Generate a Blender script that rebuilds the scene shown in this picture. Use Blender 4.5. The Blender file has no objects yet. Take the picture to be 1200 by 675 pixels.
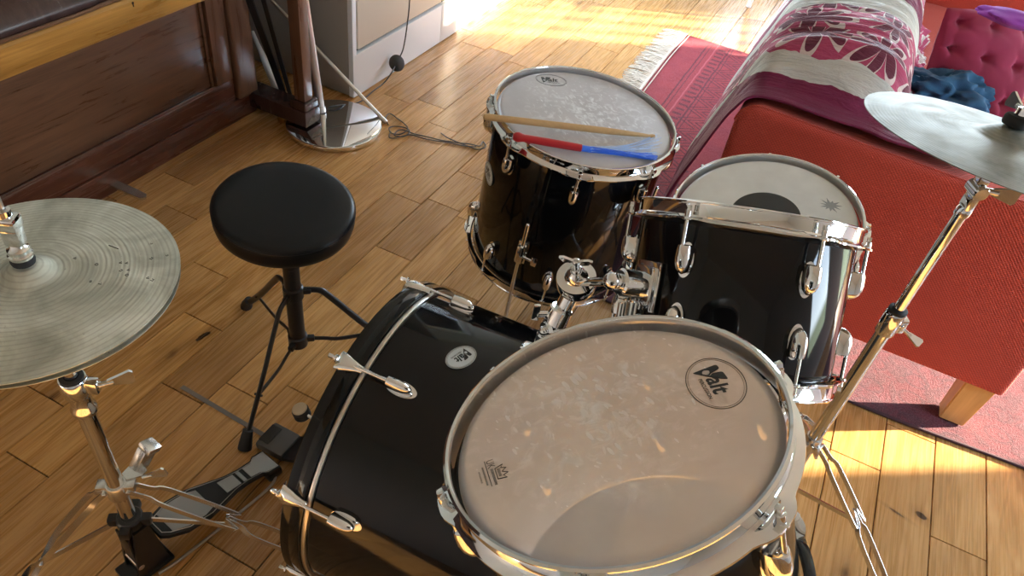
import bpy, bmesh, math, random
from mathutils import Vector, Matrix, noise
random.seed(7)
C = bpy.context.scene.collection
PI = math.pi
V = Vector
# ------------------------------------------------------------------ camera
F_, PITCH, ROLL, YAW, CH = 872.8087, 0.7294, 0.1658, 0.3499, 1.45
def cam_axes():
    cp, sp, cy, sy = math.cos(PITCH), math.sin(PITCH), math.cos(YAW), math.sin(YAW)
    f = V((-sy*cp, cy*cp, -sp)); r = V((cy, sy, 0)); u = r.cross(f)
    cr, sr = math.cos(ROLL), math.sin(ROLL)
    return f, r*cr+u*sr, u*cr-r*sr
CF, CR, CU = cam_axes()
def at(x, y, z):            # world point of height z seen at a pixel of the 1200x675 frame
    d = CF + CR*((x-600)/F_) - CU*((y-337.5)/F_)
    t = (z-CH)/d.z
    return V((0, 0, CH)) + d*t
def onplane(x, y, axis, val):
    d = CF + CR*((x-600)/F_) - CU*((y-337.5)/F_)
    o = V((0, 0, CH)); t = (val-o[axis])/d[axis]
    return o + d*t
def onplane_n(x, y, c, n):
    d = CF + CR*((x-600)/F_) - CU*((y-337.5)/F_)
    o = V((0, 0, CH)); t = (c-o).dot(n)/d.dot(n)
    return o + d*t
cd = bpy.data.cameras.new('camera'); co = bpy.data.objects.new('camera', cd); C.objects.link(co)
cd.sensor_width = 36; cd.lens = F_/1200*36; cd.clip_start = .02
m = Matrix.Identity(4)
for i in range(3):
    m[i][0] = CR[i]; m[i][1] = CU[i]; m[i][2] = -CF[i]
m[2][3] = CH
co.matrix_world = m
bpy.context.scene.camera = co

# ------------------------------------------------------------------ mesh helpers
def newbm(): return bmesh.new()
def frame(z, x=None):
    z = V(z).normalized()
    if x is None: x = V((0, 0, 1)) if abs(z.z) < .9 else V((0, 1, 0))
    x = V(x); x = (x - z*x.dot(z)).normalized(); y = z.cross(x)
    M = Matrix.Identity(3)
    for i in range(3): M[i][0] = x[i]; M[i][1] = y[i]; M[i][2] = z[i]
    return M
def mat4(loc, R3=None):
    M = (R3 or Matrix.Identity(3)).to_4x4(); M.translation = V(loc); return M
def box(bm, c, s, R=None, bev=0, seg=2, mi=0):
    tmp = bmesh.new(); bmesh.ops.create_cube(tmp, size=1)
    for v in tmp.verts: v.co = V((v.co.x*s[0], v.co.y*s[1], v.co.z*s[2]))
    if bev: bmesh.ops.bevel(tmp, geom=list(tmp.edges), offset=bev, segments=seg, profile=.6, affect='EDGES')
    merge(bm, tmp, mat4(c, R), mi)
def bx(bm, lo, hi, bev=0, seg=2, mi=0):
    lo, hi = V(lo), V(hi); box(bm, (lo+hi)/2, hi-lo, None, bev, seg, mi)
def merge(bm, tmp, M, mi=0):
    idx = {}
    for v in tmp.verts: idx[v] = bm.verts.new(M @ v.co)
    for f in tmp.faces:
        try:
            n = bm.faces.new([idx[v] for v in f.verts]); n.material_index = mi or f.material_index
        except ValueError: pass
    tmp.free()
def tube(bm, pts, r, seg=10, cap=True, flat=None, mi=0, closed=False):
    pts = [V(p) for p in pts]; n = len(pts)
    rs = r if isinstance(r, (list, tuple)) else [r]*n
    rings = []; X = None
    for i, p in enumerate(pts):
        if closed: t = pts[(i+1) % n]-pts[i-1]
        else: t = pts[min(i+1, n-1)]-pts[max(i-1, 0)]
        t.normalize()
        if X is None:
            X = V(flat[2]) if flat and len(flat) > 2 else (V((0, 0, 1)) if abs(t.z) < .9 else V((1, 0, 0)))
        X = (X - t*X.dot(t)).normalized(); Y = t.cross(X)
        fx, fy = (flat[0], flat[1]) if flat else (1, 1)
        rings.append([bm.verts.new(p + X*math.cos(a)*rs[i]*fx + Y*math.sin(a)*rs[i]*fy) for a in [2*PI*k/seg + PI/seg for k in range(seg)]])
    m_ = n if closed else n-1
    for i in range(m_):
        A, B = rings[i], rings[(i+1) % n]
        for k in range(seg):
            f = bm.faces.new((A[k], A[(k+1) % seg], B[(k+1) % seg], B[k])); f.material_index = mi
    if cap and not closed:
        bm.faces.new(rings[0][::-1]).material_index = mi; bm.faces.new(rings[-1]).material_index = mi
def smooth_pts(pts, n=6):
    pts = [V(p) for p in pts]; out = []
    for i in range(len(pts)-1):
        p0 = pts[max(i-1, 0)]; p1 = pts[i]; p2 = pts[i+1]; p3 = pts[min(i+2, len(pts)-1)]
        for k in range(n):
            t = k/n
            out.append(.5*((2*p1)+(p2-p0)*t+(2*p0-5*p1+4*p2-p3)*t*t+(3*p1-p0-3*p2+p3)*t**3))
    out.append(pts[-1]); return out
def lathe(bm, prof, M=None, seg=48, closed=False, rf=None, mi=0, mis=None):
    M = M or Matrix.Identity(4); rings = []
    for j, (r, z) in enumerate(prof):
        if r < 1e-6: rings.append([bm.verts.new(M @ V((0, 0, z)))])
        else:
            ring = []
            for k in range(seg):
                a = 2*PI*k/seg; rr, zz = (r, z) if rf is None else rf(j, r, z, a)
                ring.append(bm.verts.new(M @ V((rr*math.cos(a), rr*math.sin(a), zz))))
            rings.append(ring)
    n = len(rings)
    for i in range(n if closed else n-1):
        A, B = rings[i], rings[(i+1) % n]; mm = mis[i] if mis else mi
        if len(A) == 1 and len(B) == 1: continue
        for k in range(seg):
            k2 = (k+1) % seg
            if len(A) == 1: f = bm.faces.new((A[0], B[k2], B[k]))
            elif len(B) == 1: f = bm.faces.new((A[k], A[k2], B[0]))
            else: f = bm.faces.new((A[k], A[k2], B[k2], B[k]))
            f.material_index = mm
def prism(bm, poly, z0, z1, M=None, mi=0):
    M = M or Matrix.Identity(4)
    a = [bm.verts.new(M @ V((x, y, z0))) for x, y in poly]; b = [bm.verts.new(M @ V((x, y, z1))) for x, y in poly]
    n = len(poly)
    bm.faces.new(a[::-1]).material_index = mi; bm.faces.new(b).material_index = mi
    for i in range(n): bm.faces.new((a[i], a[(i+1) % n], b[(i+1) % n], b[i])).material_index = mi
def ball(bm, c, r, s=(1, 1, 1), R=None, u=16, v=10, mi=0):
    tmp = bmesh.new(); bmesh.ops.create_uvsphere(tmp, u_segments=u, v_segments=v, radius=r)
    for w in tmp.verts: w.co = V((w.co.x*s[0], w.co.y*s[1], w.co.z*s[2]))
    merge(bm, tmp, mat4(c, R), mi)
def cyl(bm, p0, p1, r, seg=20, bev=0, mi=0):
    p0, p1 = V(p0), V(p1); L = (p1-p0).length
    M = mat4(p0, frame(p1-p0))
    b = bev
    pr = [(0, 0), (r-b, 0), (r, b), (r, L-b), (r-b, L), (0, L)] if b else [(0, 0), (r, 0), (r, L), (0, L)]
    lathe(bm, pr, M, seg, mi=mi)
def root_mat(o):
    while o.parent: o = o.parent
    return o.matrix_basis
def obj(name, bm, mats, parent=None, local=False, ang=35, flip=True):
    bmesh.ops.remove_doubles(bm, verts=bm.verts, dist=1e-6)
    if flip: bmesh.ops.recalc_face_normals(bm, faces=bm.faces)
    me = bpy.data.meshes.new(name)
    bm.to_mesh(me); bm.free()
    if not isinstance(mats, (list, tuple)): mats = [mats]
    for q in mats: me.materials.append(q)
    if parent is not None and not local: me.transform(root_mat(parent).inverted())
    for p in me.polygons: p.use_smooth = True
    me.set_sharp_from_angle(angle=math.radians(ang))
    o = bpy.data.objects.new(name, me); C.objects.link(o)
    if parent is not None: o.parent = parent
    return o
def thing(name, label, cat, M=None, group=None):
    o = bpy.data.objects.new(name, None); C.objects.link(o); o.empty_display_size = .05
    if M is not None: o.matrix_basis = M if isinstance(M, Matrix) else Matrix.Translation(V(M))
    o['label'] = label; o['category'] = cat
    if group: o['group'] = group
    return o
def tag(o, label, cat, group=None, kind=None):
    o['label'] = label; o['category'] = cat
    if group: o['group'] = group
    if kind: o['kind'] = kind
    return o
def recentre(o, p):           # put the origin of a single-mesh thing at its own base
    p = V(p); o.data.transform(Matrix.Translation(-p)); o.location = p; return o
def struct(name, bm, mats, parent=None, ang=35):
    o = obj(name, bm, mats, parent, ang=ang)
    o['kind'] = 'structure'
    return o

# ------------------------------------------------------------------ materials
def mat(name, col=(.8, .8, .8), rough=.5, metal=0, **k):
    m = bpy.data.materials.new(name); m.use_nodes = True
    b = m.node_tree.nodes['Principled BSDF']
    b.inputs['Base Color'].default_value = (*col, 1); b.inputs['Roughness'].default_value = rough; b.inputs['Metallic'].default_value = metal
    for a, v in k.items(): b.inputs[a.replace('_', ' ')].default_value = v
    return m
class N:                       # tiny node helper
    def __init__(s, m): s.m = m; s.t = m.node_tree; s.b = s.t.nodes.get('Principled BSDF')
    def n(s, typ, **k):
        x = s.t.nodes.new(typ)
        for a, v in k.items(): setattr(x, a, v)
        return x
    def l(s, a, b): s.t.links.new(a, b)
    def val(s, x, sock): 
        if isinstance(x, (int, float)): sock.default_value = x
        elif isinstance(x, (tuple, list)): sock.default_value = (*x, 1) if len(sock.default_value) == 4 and len(x) == 3 else x
        else: s.l(x, sock)
    def math(s, op, a, b=0, c=None, clamp=False):
        x = s.n('ShaderNodeMath', operation=op, use_clamp=clamp); s.val(a, x.inputs[0]); s.val(b, x.inputs[1])
        if c is not None: s.val(c, x.inputs[2])
        return x.outputs[0]
    def mix(s, f, a, b, bl='MIX'):
        x = s.n('ShaderNodeMix', data_type='RGBA', blend_type=bl); s.val(f, x.inputs[0]); s.val(a, x.inputs[6]); s.val(b, x.inputs[7]); return x.outputs[2]
    def coord(s, w='Object'): return s.n('ShaderNodeTexCoord').outputs[w]
    def sep(s, v): x = s.n('ShaderNodeSeparateXYZ'); s.l(v, x.inputs[0]); return x.outputs
    def comb(s, a, b, c): 
        x = s.n('ShaderNodeCombineXYZ'); s.val(a, x.inputs[0]); s.val(b, x.inputs[1]); s.val(c, x.inputs[2]); return x.outputs[0]
    def mapv(s, v, sc=(1, 1, 1), loc=(0, 0, 0), rot=(0, 0, 0)):
        x = s.n('ShaderNodeMapping'); s.l(v, x.inputs[0]); x.inputs['Scale'].default_value = sc; x.inputs['Location'].default_value = loc; x.inputs['Rotation'].default_value = rot; return x.outputs[0]
    def noise(s, v, sc=5, det=4, ro=.55, dist=0):
        x = s.n('ShaderNodeTexNoise'); s.l(v, x.inputs['Vector']); x.inputs['Scale'].default_value = sc; x.inputs['Detail'].default_value = det; x.inputs['Roughness'].default_value = ro; x.inputs['Distortion'].default_value = dist; return x.outputs[0]
    def vor(s, v, sc=5, feat='F1', out='Distance', rnd=1):
        x = s.n('ShaderNodeTexVoronoi', feature=feat); s.l(v, x.inputs['Vector']); x.inputs['Scale'].default_value = sc
        x.inputs['Randomness'].default_value = rnd
        return x.outputs[out]
    def ramp(s, f, stops, interp='LINEAR'):
        x = s.n('ShaderNodeValToRGB'); s.l(f, x.inputs[0]); r = x.color_ramp; r.interpolation = interp
        while len(r.elements) < len(stops): r.elements.new(.5)
        for e, (p, c) in zip(r.elements, stops): e.position = p; e.color = (*c, 1) if len(c) == 3 else c
        return x.outputs[0]
    def rng(s, f, a, b, c=0, d=1):
        x = s.n('ShaderNodeMapRange'); s.val(f, x.inputs[0])
        for i, v in zip((1, 2, 3, 4), (a, b, c, d)): x.inputs[i].default_value = v
        return x.outputs[0]
    def bump(s, h, st=.3, d=.002):
        x = s.n('ShaderNodeBump'); s.l(h, x.inputs['Height']); x.inputs['Strength'].default_value = st; x.inputs['Distance'].default_value = d
        s.l(x.outputs[0], s.b.inputs['Normal']); return x
    def set(s, name, v): s.val(v, s.b.inputs[name])

def g(v): return (v, v, v)
M_ = {}
M_['chrome'] = mat('chrome', (.80, .82, .84), .05, 1)
M_['satin'] = mat('satin_steel', (.62, .6, .57), .28, 1)
M_['zinc'] = mat('zinc_steel', (.74, .74, .73), .27, 1)
M_['rubber'] = mat('rubber', (.012, .012, .013), .6)
M_['blackmetal'] = mat('black_paint', (.012, .012, .014), .3)
M_['blackplastic'] = mat('black_plastic', (.02, .021, .022), .45)
M_['greyplastic'] = mat('grey_plastic', (.09, .09, .09), .45)
M_['alu'] = mat('grip_panel', (.36, .37, .36), .45, .3)
M_['ink'] = mat('printed_ink', (.008, .01, .014), .35)
M_['greyink'] = mat('grey_ink', (.30, .32, .34), .4)
M_['wornink'] = mat('worn_ink', (.12, .12, .10), .5)
M_['badge'] = mat('badge_white', (.62, .68, .72), .3)
M_['felt'] = mat('felt', (.03, .03, .032), .95)
M_['cream_felt'] = mat('cream_felt', (.55, .45, .32), .95)
M_['brass'] = mat('brass', (.55, .36, .12), .3, 1)
M_['white'] = mat('white_paint', (.84, .86, .88), .4)
M_['cream'] = mat('cream_door', (.68, .62, .52), .45)
M_['taupe'] = mat('taupe_panel', (.36, .33, .29), .5)
M_['wall'] = mat('wall_paint', (.66, .69, .72), .85)
M_['dark'] = mat('dark_gap', (.006, .004, .003), .9)
M_['cable'] = mat('cable', (.06, .06, .06), .5)

def shell_black():
    m = mat('black_shell', (.003, .0035, .005), .06, 0, Specular_IOR_Level=.32); n = N(m)
    o = n.coord(); v = n.noise(n.mapv(o, (1, 1, 1)), 90, 3, .6)
    sp = n.rng(v, .74, .8, 0, 1)
    n.set('Base Color', n.mix(n.math('MULTIPLY', sp, .25), (.004, .0045, .006), (.3, .3, .3)))
    w = n.noise(o, 6, 3); n.set('Roughness', n.rng(w, .3, .7, .04, .12))
    return m
M_['shell'] = shell_black()
def wood_in():
    m = mat('shell_inside_wood', (.42, .27, .15), .6); n = N(m)
    v = n.noise(n.mapv(n.coord(), (3, 3, 40)), 3, 3); n.set('Base Color', n.ramp(v, [(.3, (.66, .56, .46)), (.7, (.76, .67, .56))])); return m
M_['shellin'] = wood_in()
def head_mat(name, col, alpha, scratch=True, cloud=.0, center=(0, 0), sr=.1, mark=(.86, .88, .90)):
    m = mat(name, col, .28); n = N(m); o = n.coord('Generated'); o = n.coord('Object')
    x, y, z = n.sep(o)
    dx = n.math('SUBTRACT', x, center[0]); dy = n.math('SUBTRACT', y, center[1])
    rr = n.math('SQRT', n.math('ADD', n.math('MULTIPLY', dx, dx), n.math('MULTIPLY', dy, dy)))
    wgt = n.rng(rr, sr*.1, sr, 1, 0)
    c0 = n.mix(n.rng(n.noise(o, 9, 4), .35, .7), tuple(c*.88 for c in col), tuple(min(1, c*1.07) for c in col))
    if scratch:
        fl = 0
        for sc_, rot_, st, th in ((38, .65, 3.4, .30), (60, .2, 2.6, .26), (24, 1.0, 4.2, .22)):
            p = n.mapv(n.mapv(o, (1, 1, 1), loc=(sc_, 0, 0), rot=(0, 0, rot_)), (1.0, st, 1))
            pick = n.sep(n.vor(p, sc_, 'F1', 'Color'))[0]
            d1 = n.math('ADD', n.vor(p, sc_), n.math('MULTIPLY', n.noise(o, 160, 2), .10))
            lim = n.math('MULTIPLY', n.math('MULTIPLY', n.math('POWER', wgt, .7), th+.12), n.math('GREATER_THAN', pick, .45))
            f_ = n.math('LESS_THAN', d1, n.math('ADD', lim, .0)); f_ = n.math('MULTIPLY', f_, n.rng(pick, .45, 1, .25, .95)); fl = n.math('MAXIMUM', fl, f_)
        s1 = fl
        cl = n.rng(n.noise(o, 38, 5, .65, 1.2), .5, .68); cl = n.math('MULTIPLY', cl, n.math('MULTIPLY', wgt, cloud))
        fac = n.math('MAXIMUM', n.math('MULTIPLY', s1, .75), cl)
        c0 = n.mix(fac, c0, mark)
        a = n.math('ADD', alpha, n.math('MULTIPLY', fac, 1-alpha), clamp=True)
        n.set('Alpha', a)
        n.bump(n.math('ADD', fac, n.noise(o, 50, 3)), .12, .0006)
    else:
        n.set('Alpha', alpha)
    n.set('Base Color', c0)
    n.b.inputs['Transmission Weight'].default_value = 0
    return m
M_['head_front'] = head_mat('worn_coated_head', (.97, .91, .90), .50, True, .9, (-.035, .03), .15)
M_['head_floor'] = head_mat('worn_grey_head', (.58, .56, .58), .92, True, 1.1, (.0, .02), .2)
M_['head_white'] = head_mat('white_head', (.78, .80, .79), .97, False)
M_['head_clear'] = head_mat('clear_head', (.55, .5, .45), .08, False)
M_['head_black'] = mat('black_head', (.01, .01, .01), .3)
def cymbal_mat(nm='cymbal_bronze', metal=.55, k=1.0, spots=True):
    m = mat(nm, (.5, .5, .42), .45, metal); n = N(m); o = n.coord(); x, y, z = n.sep(o)
    r = n.math('SQRT', n.math('ADD', n.math('MULTIPLY', x, x), n.math('MULTIPLY', y, y)))
    r2 = n.math('ADD', r, n.math('MULTIPLY', n.noise(o, 7, 2), .006))
    ring = n.math('SINE', n.math('MULTIPLY', r2, 1150)); ringc = n.math('SINE', n.math('MULTIPLY', r2, 900))
    amp = n.rng(n.noise(o, 11, 3), .4, .7, .25, 1)
    n.bump(n.math('MULTIPLY', ring, amp), .25, .0007)
    cl = n.noise(o, 10, 5, .6, .8)
    c = n.ramp(cl, [(.34, (.38*k, .39*k, .33*k)), (.5, (.60*k, .62*k, .54*k)), (.66, (.80*k, .83*k, .76*k))])
    c = n.mix(n.rng(ringc, .3, 1, 0, .30), c, (.25, .24, .19))
    sp = n.rng(n.noise(o, 130, 3, .7), .68, .74, 0, .5)
    n.set('Base Color', n.mix(sp, c, (.12, .11, .09)))
    n.set('Roughness', n.rng(n.noise(o, 25, 4), .3, .7, .46, .60)); return m
M_['cymbal'] = cymbal_mat()
M_['crash'] = cymbal_mat('crash_bronze', .25, .38)
def wood(name, dark, light, rough=.4, axis=1, sc=1.0, scratch=False):
    m = mat(name, dark, rough); n = N(m); o = n.coord()
    s = [14, 14, 14]; s[axis] = 1.1
    g1 = n.noise(n.mapv(o, tuple(s)), 2.2*sc, 6, .62, .6); s2 = [120, 120, 120]; s2[axis] = 3
    g2 = n.noise(n.mapv(o, tuple(s2)), 1.5*sc, 3)
    f = n.math('ADD', n.math('MULTIPLY', g1, .75), n.math('MULTIPLY', g2, .25))
    c = n.ramp(f, [(.32, dark), (.68, light)])
    if scratch:
        p = n.noise(n.mapv(o, (30, 9, 30)), 2.4, 6, .75, 2)
        c = n.mix(n.rng(p, .66, .7, 0, .75), c, (.62, .45, .28))
    n.set('Base Color', c); n.bump(g2, .12, .0006); n.set('Roughness', n.rng(g1, .3, .7, rough*.8, rough*1.3)); return m
M_['piano'] = wood('piano_mahogany', (.075, .034, .018), (.17, .082, .042), .3, 1, 1.6)
M_['piano_v'] = wood('piano_mahogany_upright', (.09, .042, .024), (.17, .082, .045), .3, 2, 1.6)
M_['piano_red'] = wood('piano_red_brown', (.05, .014, .008), (.11, .036, .018), .25, 1)
M_['piano_dark'] = wood('piano_dark', (.028, .013, .012), (.06, .03, .026), .22, 2)
M_['honey'] = wood('worn_honey_veneer', (.20, .085, .014), (.50, .25, .055), .3, 1, 1.4, True)
M_['leg_wood'] = wood('sofa_leg_birch', (.55, .30, .10), (.72, .43, .17), .4, 2)
M_['stick'] = wood('hickory_stick', (.42, .25, .10), (.58, .37, .17), .4, 0)

def fabric(name, c1, c2, sc=700, rough=.9, bump=.4, sheen=.3, cloudsc=6):
    m = mat(name, c1, rough, 0, Sheen_Weight=sheen*.35); n = N(m); o = n.coord()
    x, y, z = n.sep(o)
    w = n.math('MULTIPLY', n.math('SINE', n.math('MULTIPLY', n.math('ADD', x, n.math('MULTIPLY', y, .3)), sc)), n.math('SINE', n.math('MULTIPLY', n.math('ADD', z, n.math('MULTIPLY', y, 1.)), sc)))
    cl = n.noise(o, cloudsc, 4)
    c = n.mix(n.rng(cl, .3, .7), c1, c2); c = n.mix(n.rng(w, -.6, .8, .0, .55), c, tuple(a*.35 for a in c1))
    n.set('Base Color', c); n.bump(w, bump, .0012); return m
M_['sofa'] = fabric('red_sofa_fabric', (.56, .062, .034), (.60, .075, .042), 800, .95, .6)
M_['velvet'] = fabric('plum_cushion', (.34, .022, .07), (.42, .035, .10), 1500, .85, .1, .5)
M_['denim'] = fabric('denim_blue', (.006, .055, .13), (.02, .12, .24), 1400, .8, .2, .3, 20)
M_['purple'] = fabric('purple_cloth', (.25, .03, .3), (.35, .06, .42), 1500)
M_['vinyl'] = mat('black_vinyl', (.005, .007, .011), .36, 0, Specular_IOR_Level=.28)
n = N(M_['vinyl']); n.bump(n.noise(n.coord(), 260, 3), .15, .0006)
def floral_colors(n, uv, sc, petal, vein, ground):
    # flowers on a jittered grid: petals from the angle around each cell's point
    pos = n.n('ShaderNodeTexVoronoi', feature='F1'); n.l(uv, pos.inputs['Vector']); pos.inputs['Scale'].default_value = sc; pos.inputs['Randomness'].default_value = .35
    d = n.n('ShaderNodeVectorMath', operation='SUBTRACT'); sca = n.n('ShaderNodeVectorMath', operation='SCALE'); n.l(uv, sca.inputs[0]); sca.inputs['Scale'].default_value = 1
    n.l(sca.outputs[0], d.inputs[0]); n.l(pos.outputs['Position'], d.inputs[1])
    a, b, c = n.sep(d.outputs[0]); ang = n.math('ARCTAN2', b, a)
    rad = n.math('MULTIPLY', n.math('SQRT', n.math('ADD', n.math('MULTIPLY', a, a), n.math('MULTIPLY', b, b))), sc)
    pet = n.math('ABSOLUTE', n.math('COSINE', n.math('MULTIPLY', ang, 4)))
    edge = n.math('ADD', .12, n.math('MULTIPLY', pet, .42))
    q = n.math('DIVIDE', rad, edge)
    inside = n.math('LESS_THAN', q, .86); line = n.math('MULTIPLY', n.math('GREATER_THAN', q, .86), n.math('LESS_THAN', q, 1.05))
    c = n.mix(inside, ground, petal); return n.mix(line, c, vein)

# ================================================================== ROOM
RX0, RX1, RY0, RY1, RZ = -2.18, 2.60, -1.7, 6.3, 2.75
_k1 = at(238, 394, 0); _k2 = at(1079, 604, 0); _k3 = at(1050, 600, 0); _k4 = at(165, 372, 0)
KNOTS = [(_k1.x, _k1.y, .007, .022, -.15, .95), (_k2.x, _k2.y, .009, .013, 1.2, .9), (_k3.x, _k3.y, .003, .02, 1.3, .8)]
def floor_material():
    m = mat('oak_planks', (.4, .25, .1), .3); n = N(m)
    at1 = n.n('ShaderNodeAttribute', attribute_name='plank'); r, gg, b = n.sep(at1.outputs['Vector'])
    o = n.coord(); x, y, z = n.sep(o)
    p = n.comb(n.math('ADD', x, n.math('MULTIPLY', r, 13.0)), n.math('ADD', y, n.math('MULTIPLY', gg, 17.0)), b)
    # cathedral grain: stretched noise fed through a sine
    a = n.noise(n.mapv(p, (7, .7, 1)), 1.5, 3, .5, .3)
    rings = n.math('SINE', n.math('MULTIPLY', a, 85.0)); rings = n.rng(rings, -1, 1, 0, 1)
    fine = n.noise(n.mapv(p, (150, 3.5, 1)), 1.6, 4, .65)
    broad = n.noise(n.mapv(p, (6, 1.2, 1)), 1.2, 3)
    f = n.math('ADD', n.math('MULTIPLY', rings, .15), n.math('ADD', n.math('MULTIPLY', fine, .45), n.math('MULTIPLY', broad, .42)))
    c = n.ramp(f, [(.25, (.30, .142, .042)), (.5, (.49, .262, .088)), (.78, (.66, .39, .16))])
    tone = n.ramp(b, [(0, (.70, .66, .66)), (.35, (.94, .91, .88)), (.7, (1.04, 1.0, .95)), (1, (1.18, 1.16, 1.08))])
    c = n.mix(1.0, c, tone, 'MULTIPLY')
    kn = n.vor(n.mapv(p, (4.5, 1.7, 1)), 1.0); kk = n.math('ADD', kn, n.math('MULTIPLY', n.noise(p, 30, 3), .05))
    c = n.mix(n.rng(kk, .045, .085, .85, 0), c, (.045, .02, .008))
    halo = n.rng(kk, .08, .2, .35, 0); c = n.mix(halo, c, (.20, .09, .03))
    sp = n.rng(n.noise(n.mapv(p, (60, 14, 1)), 2.5, 3, .6), .72, .78, 0, .45); c = n.mix(sp, c, (.14, .06, .02))
    for (kx, ky, ax_, ay_, th_, dk) in KNOTS:          # the few big knots, where the boards have them
        dx_ = n.math('SUBTRACT', x, kx); dy_ = n.math('SUBTRACT', y, ky)
        c_, s_ = math.cos(th_), math.sin(th_)
        ex = n.math('DIVIDE', n.math('ADD', n.math('MULTIPLY', dx_, c_), n.math('MULTIPLY', dy_, s_)), ax_); ey = n.math('DIVIDE', n.math('SUBTRACT', n.math('MULTIPLY', dy_, c_), n.math('MULTIPLY', dx_, s_)), ay_)
        rr_ = n.math('ADD', n.math('SQRT', n.math('ADD', n.math('MULTIPLY', ex, ex), n.math('MULTIPLY', ey, ey))), n.math('MULTIPLY', n.math('SUBTRACT', n.noise(o, 60, 4), .5), 1.1))
        c = n.mix(n.rng(rr_, 1.0, 3.2, .45, 0), c, (.22, .10, .03)); c = n.mix(n.rng(rr_, .8, 1.1, dk, 0), c, (.02, .010, .006))
    n.set('Base Color', c); n.set('Roughness', n.math('ADD', n.rng(fine, .3, .7, .19, .30), n.math('MULTIPLY', broad, .06)))
    n.b.inputs['Specular IOR Level'].default_value = .5
    n.bump(n.math('ADD', n.math('MULTIPLY', fine, .8), n.math('MULTIPLY', n.noise(n.mapv(p, (14, 5, 1)), 2, 2), 1.2)), .10, .0012)
    return m
M_['floor'] = floor_material()
W = .1248; S0 = .7618
known = {14: [.748, 1.719, 2.35], 13: [1.46, 1.758, 1.959, 2.62], 15: [.442, .951, 2.179], 0: [1.312], 11: [.493], 16: [1.112, 2.301], 18: [1.259]}
bm = newbm(); bx(bm, (RX0-.1, RY0-.1, -.12), (RX1+.1, RY1+.1, -.0035), mi=1)
lay = bm.faces.layers.int.new('pid'); pid = 0; prand = []
rnd = random.Random(11)
k = -15
while S0-k*W > RX0-W:
    x1 = S0-k*W; x0 = x1-W
    js = sorted(known.get(k, []))
    ys = [RY0]
    yy = RY0
    if js:
        lo = js[0]
        while lo > RY0+.5: lo -= rnd.uniform(.45, 1.1); 
        a = js[0]; back = []
        while a > RY0+.4: a -= rnd.uniform(.5, 1.15); back.append(a)
        ys += [q for q in sorted(back) if q > RY0+.1] + js; yy = js[-1]
    else: yy = RY0+rnd.uniform(.2, 1.2); ys.append(yy)
    while True:
        yy += rnd.uniform(.5, 1.25)
        if yy > RY1-.15: break
        ys.append(yy)
    ys.append(RY1)
    for a, b in zip(ys, ys[1:]):
        c = [max(x0, RX0)+.0007, min(x1, RX1)-.0007, a+.0007, b-.0007]
        if c[1] <= c[0]+.002: continue
        e = .0011
        top = [bm.verts.new(p) for p in ((c[0]+e, c[2]+e, 0), (c[1]-e, c[2]+e, 0), (c[1]-e, c[3]-e, 0), (c[0]+e, c[3]-e, 0))]
        bot = [bm.verts.new(p) for p in ((c[0], c[2], -.003), (c[1], c[2], -.003), (c[1], c[3], -.003), (c[0], c[3], -.003))]
        pid += 1; prand.append((rnd.random(), rnd.random(), min(1, max(0, rnd.gauss(.5, .27)))))
        f = bm.faces.new(top); f[lay] = pid
        for i in range(4): f = bm.faces.new((bot[i], bot[(i+1) % 4], top[(i+1) % 4], top[i])); f[lay] = pid
    k += 1
me = bpy.data.meshes.new('floor'); bm.to_mesh(me); bm.free()
me.materials.append(M_['floor']); me.materials.append(M_['dark'])
at_ = me.attributes.new('plank', 'FLOAT_VECTOR', 'FACE'); src = me.attributes['pid'].data
for i in range(len(me.polygons)):
    q = src[i].value; at_.data[i].vector = prand[q-1] if q else (0, 0, 0)
fl = bpy.data.objects.new('floor', me); C.objects.link(fl); fl['kind'] = 'structure'

def wall_with_holes(name, axis, pos, thick, a0, a1, holes):     # holes: (u0,u1,z0,z1)
    bm = newbm()
    us = sorted({a0, a1} | {h[0] for h in holes} | {h[1] for h in holes}); zs = sorted({0, RZ} | {h[2] for h in holes} | {h[3] for h in holes})
    for i in range(len(us)-1):
        for j in range(len(zs)-1):
            uc, zc = (us[i]+us[i+1])/2, (zs[j]+zs[j+1])/2
            if any(h[0] < uc < h[1] and h[2] < zc < h[3] for h in holes): continue
            p0, p1 = min(pos, pos+thick), max(pos, pos+thick)
            if axis == 0: bx(bm, (p0, us[i], zs[j]), (p1, us[i+1], zs[j+1]))
            else: bx(bm, (us[i], p0, zs[j]), (us[i+1], p1, zs[j+1]))
    return struct(name, bm, M_['wall'])
def glass_mat():
    m = bpy.data.materials.new('window_glass'); m.use_nodes = True; t = m.node_tree; t.nodes.clear()
    o = t.nodes.new('ShaderNodeOutputMaterial'); a = t.nodes.new('ShaderNodeBsdfTransparent'); b = t.nodes.new('ShaderNodeBsdfGlossy'); b.inputs['Roughness'].default_value = .02
    f = t.nodes.new('ShaderNodeFresnel'); f.inputs[0].default_value = 1.35; x = t.nodes.new('ShaderNodeMixShader')
    t.links.new(f.outputs[0], x.inputs[0]); t.links.new(a.outputs[0], x.inputs[1]); t.links.new(b.outputs[0], x.inputs[2]); t.links.new(x.outputs[0], o.inputs[0]); return m
M_['glass'] = glass_mat()
WIN = [  # wall, u0,u1,z0,z1
    ('right', .95, 1.85, .50, 2.10),
    ('right', 2.74, 4.25, .04, 1.18), ('right', 5.46, 6.22, .04, 2.66), ('left', 2.99, 4.15, .03, 2.25), ('back', -.9, 1.6, .9, 2.15)]
wall_with_holes('wall_right', 0, RX1, .14, RY0, RY1, [w[1:] for w in WIN if w[0] == 'right'])
wall_with_holes('wall_left', 0, RX0, -.14, RY0, 2.95, [])
wall_with_holes('wall_left_return', 1, 2.95, .03, RX0-.14, -1.57, [])
XL2 = -1.56
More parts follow.
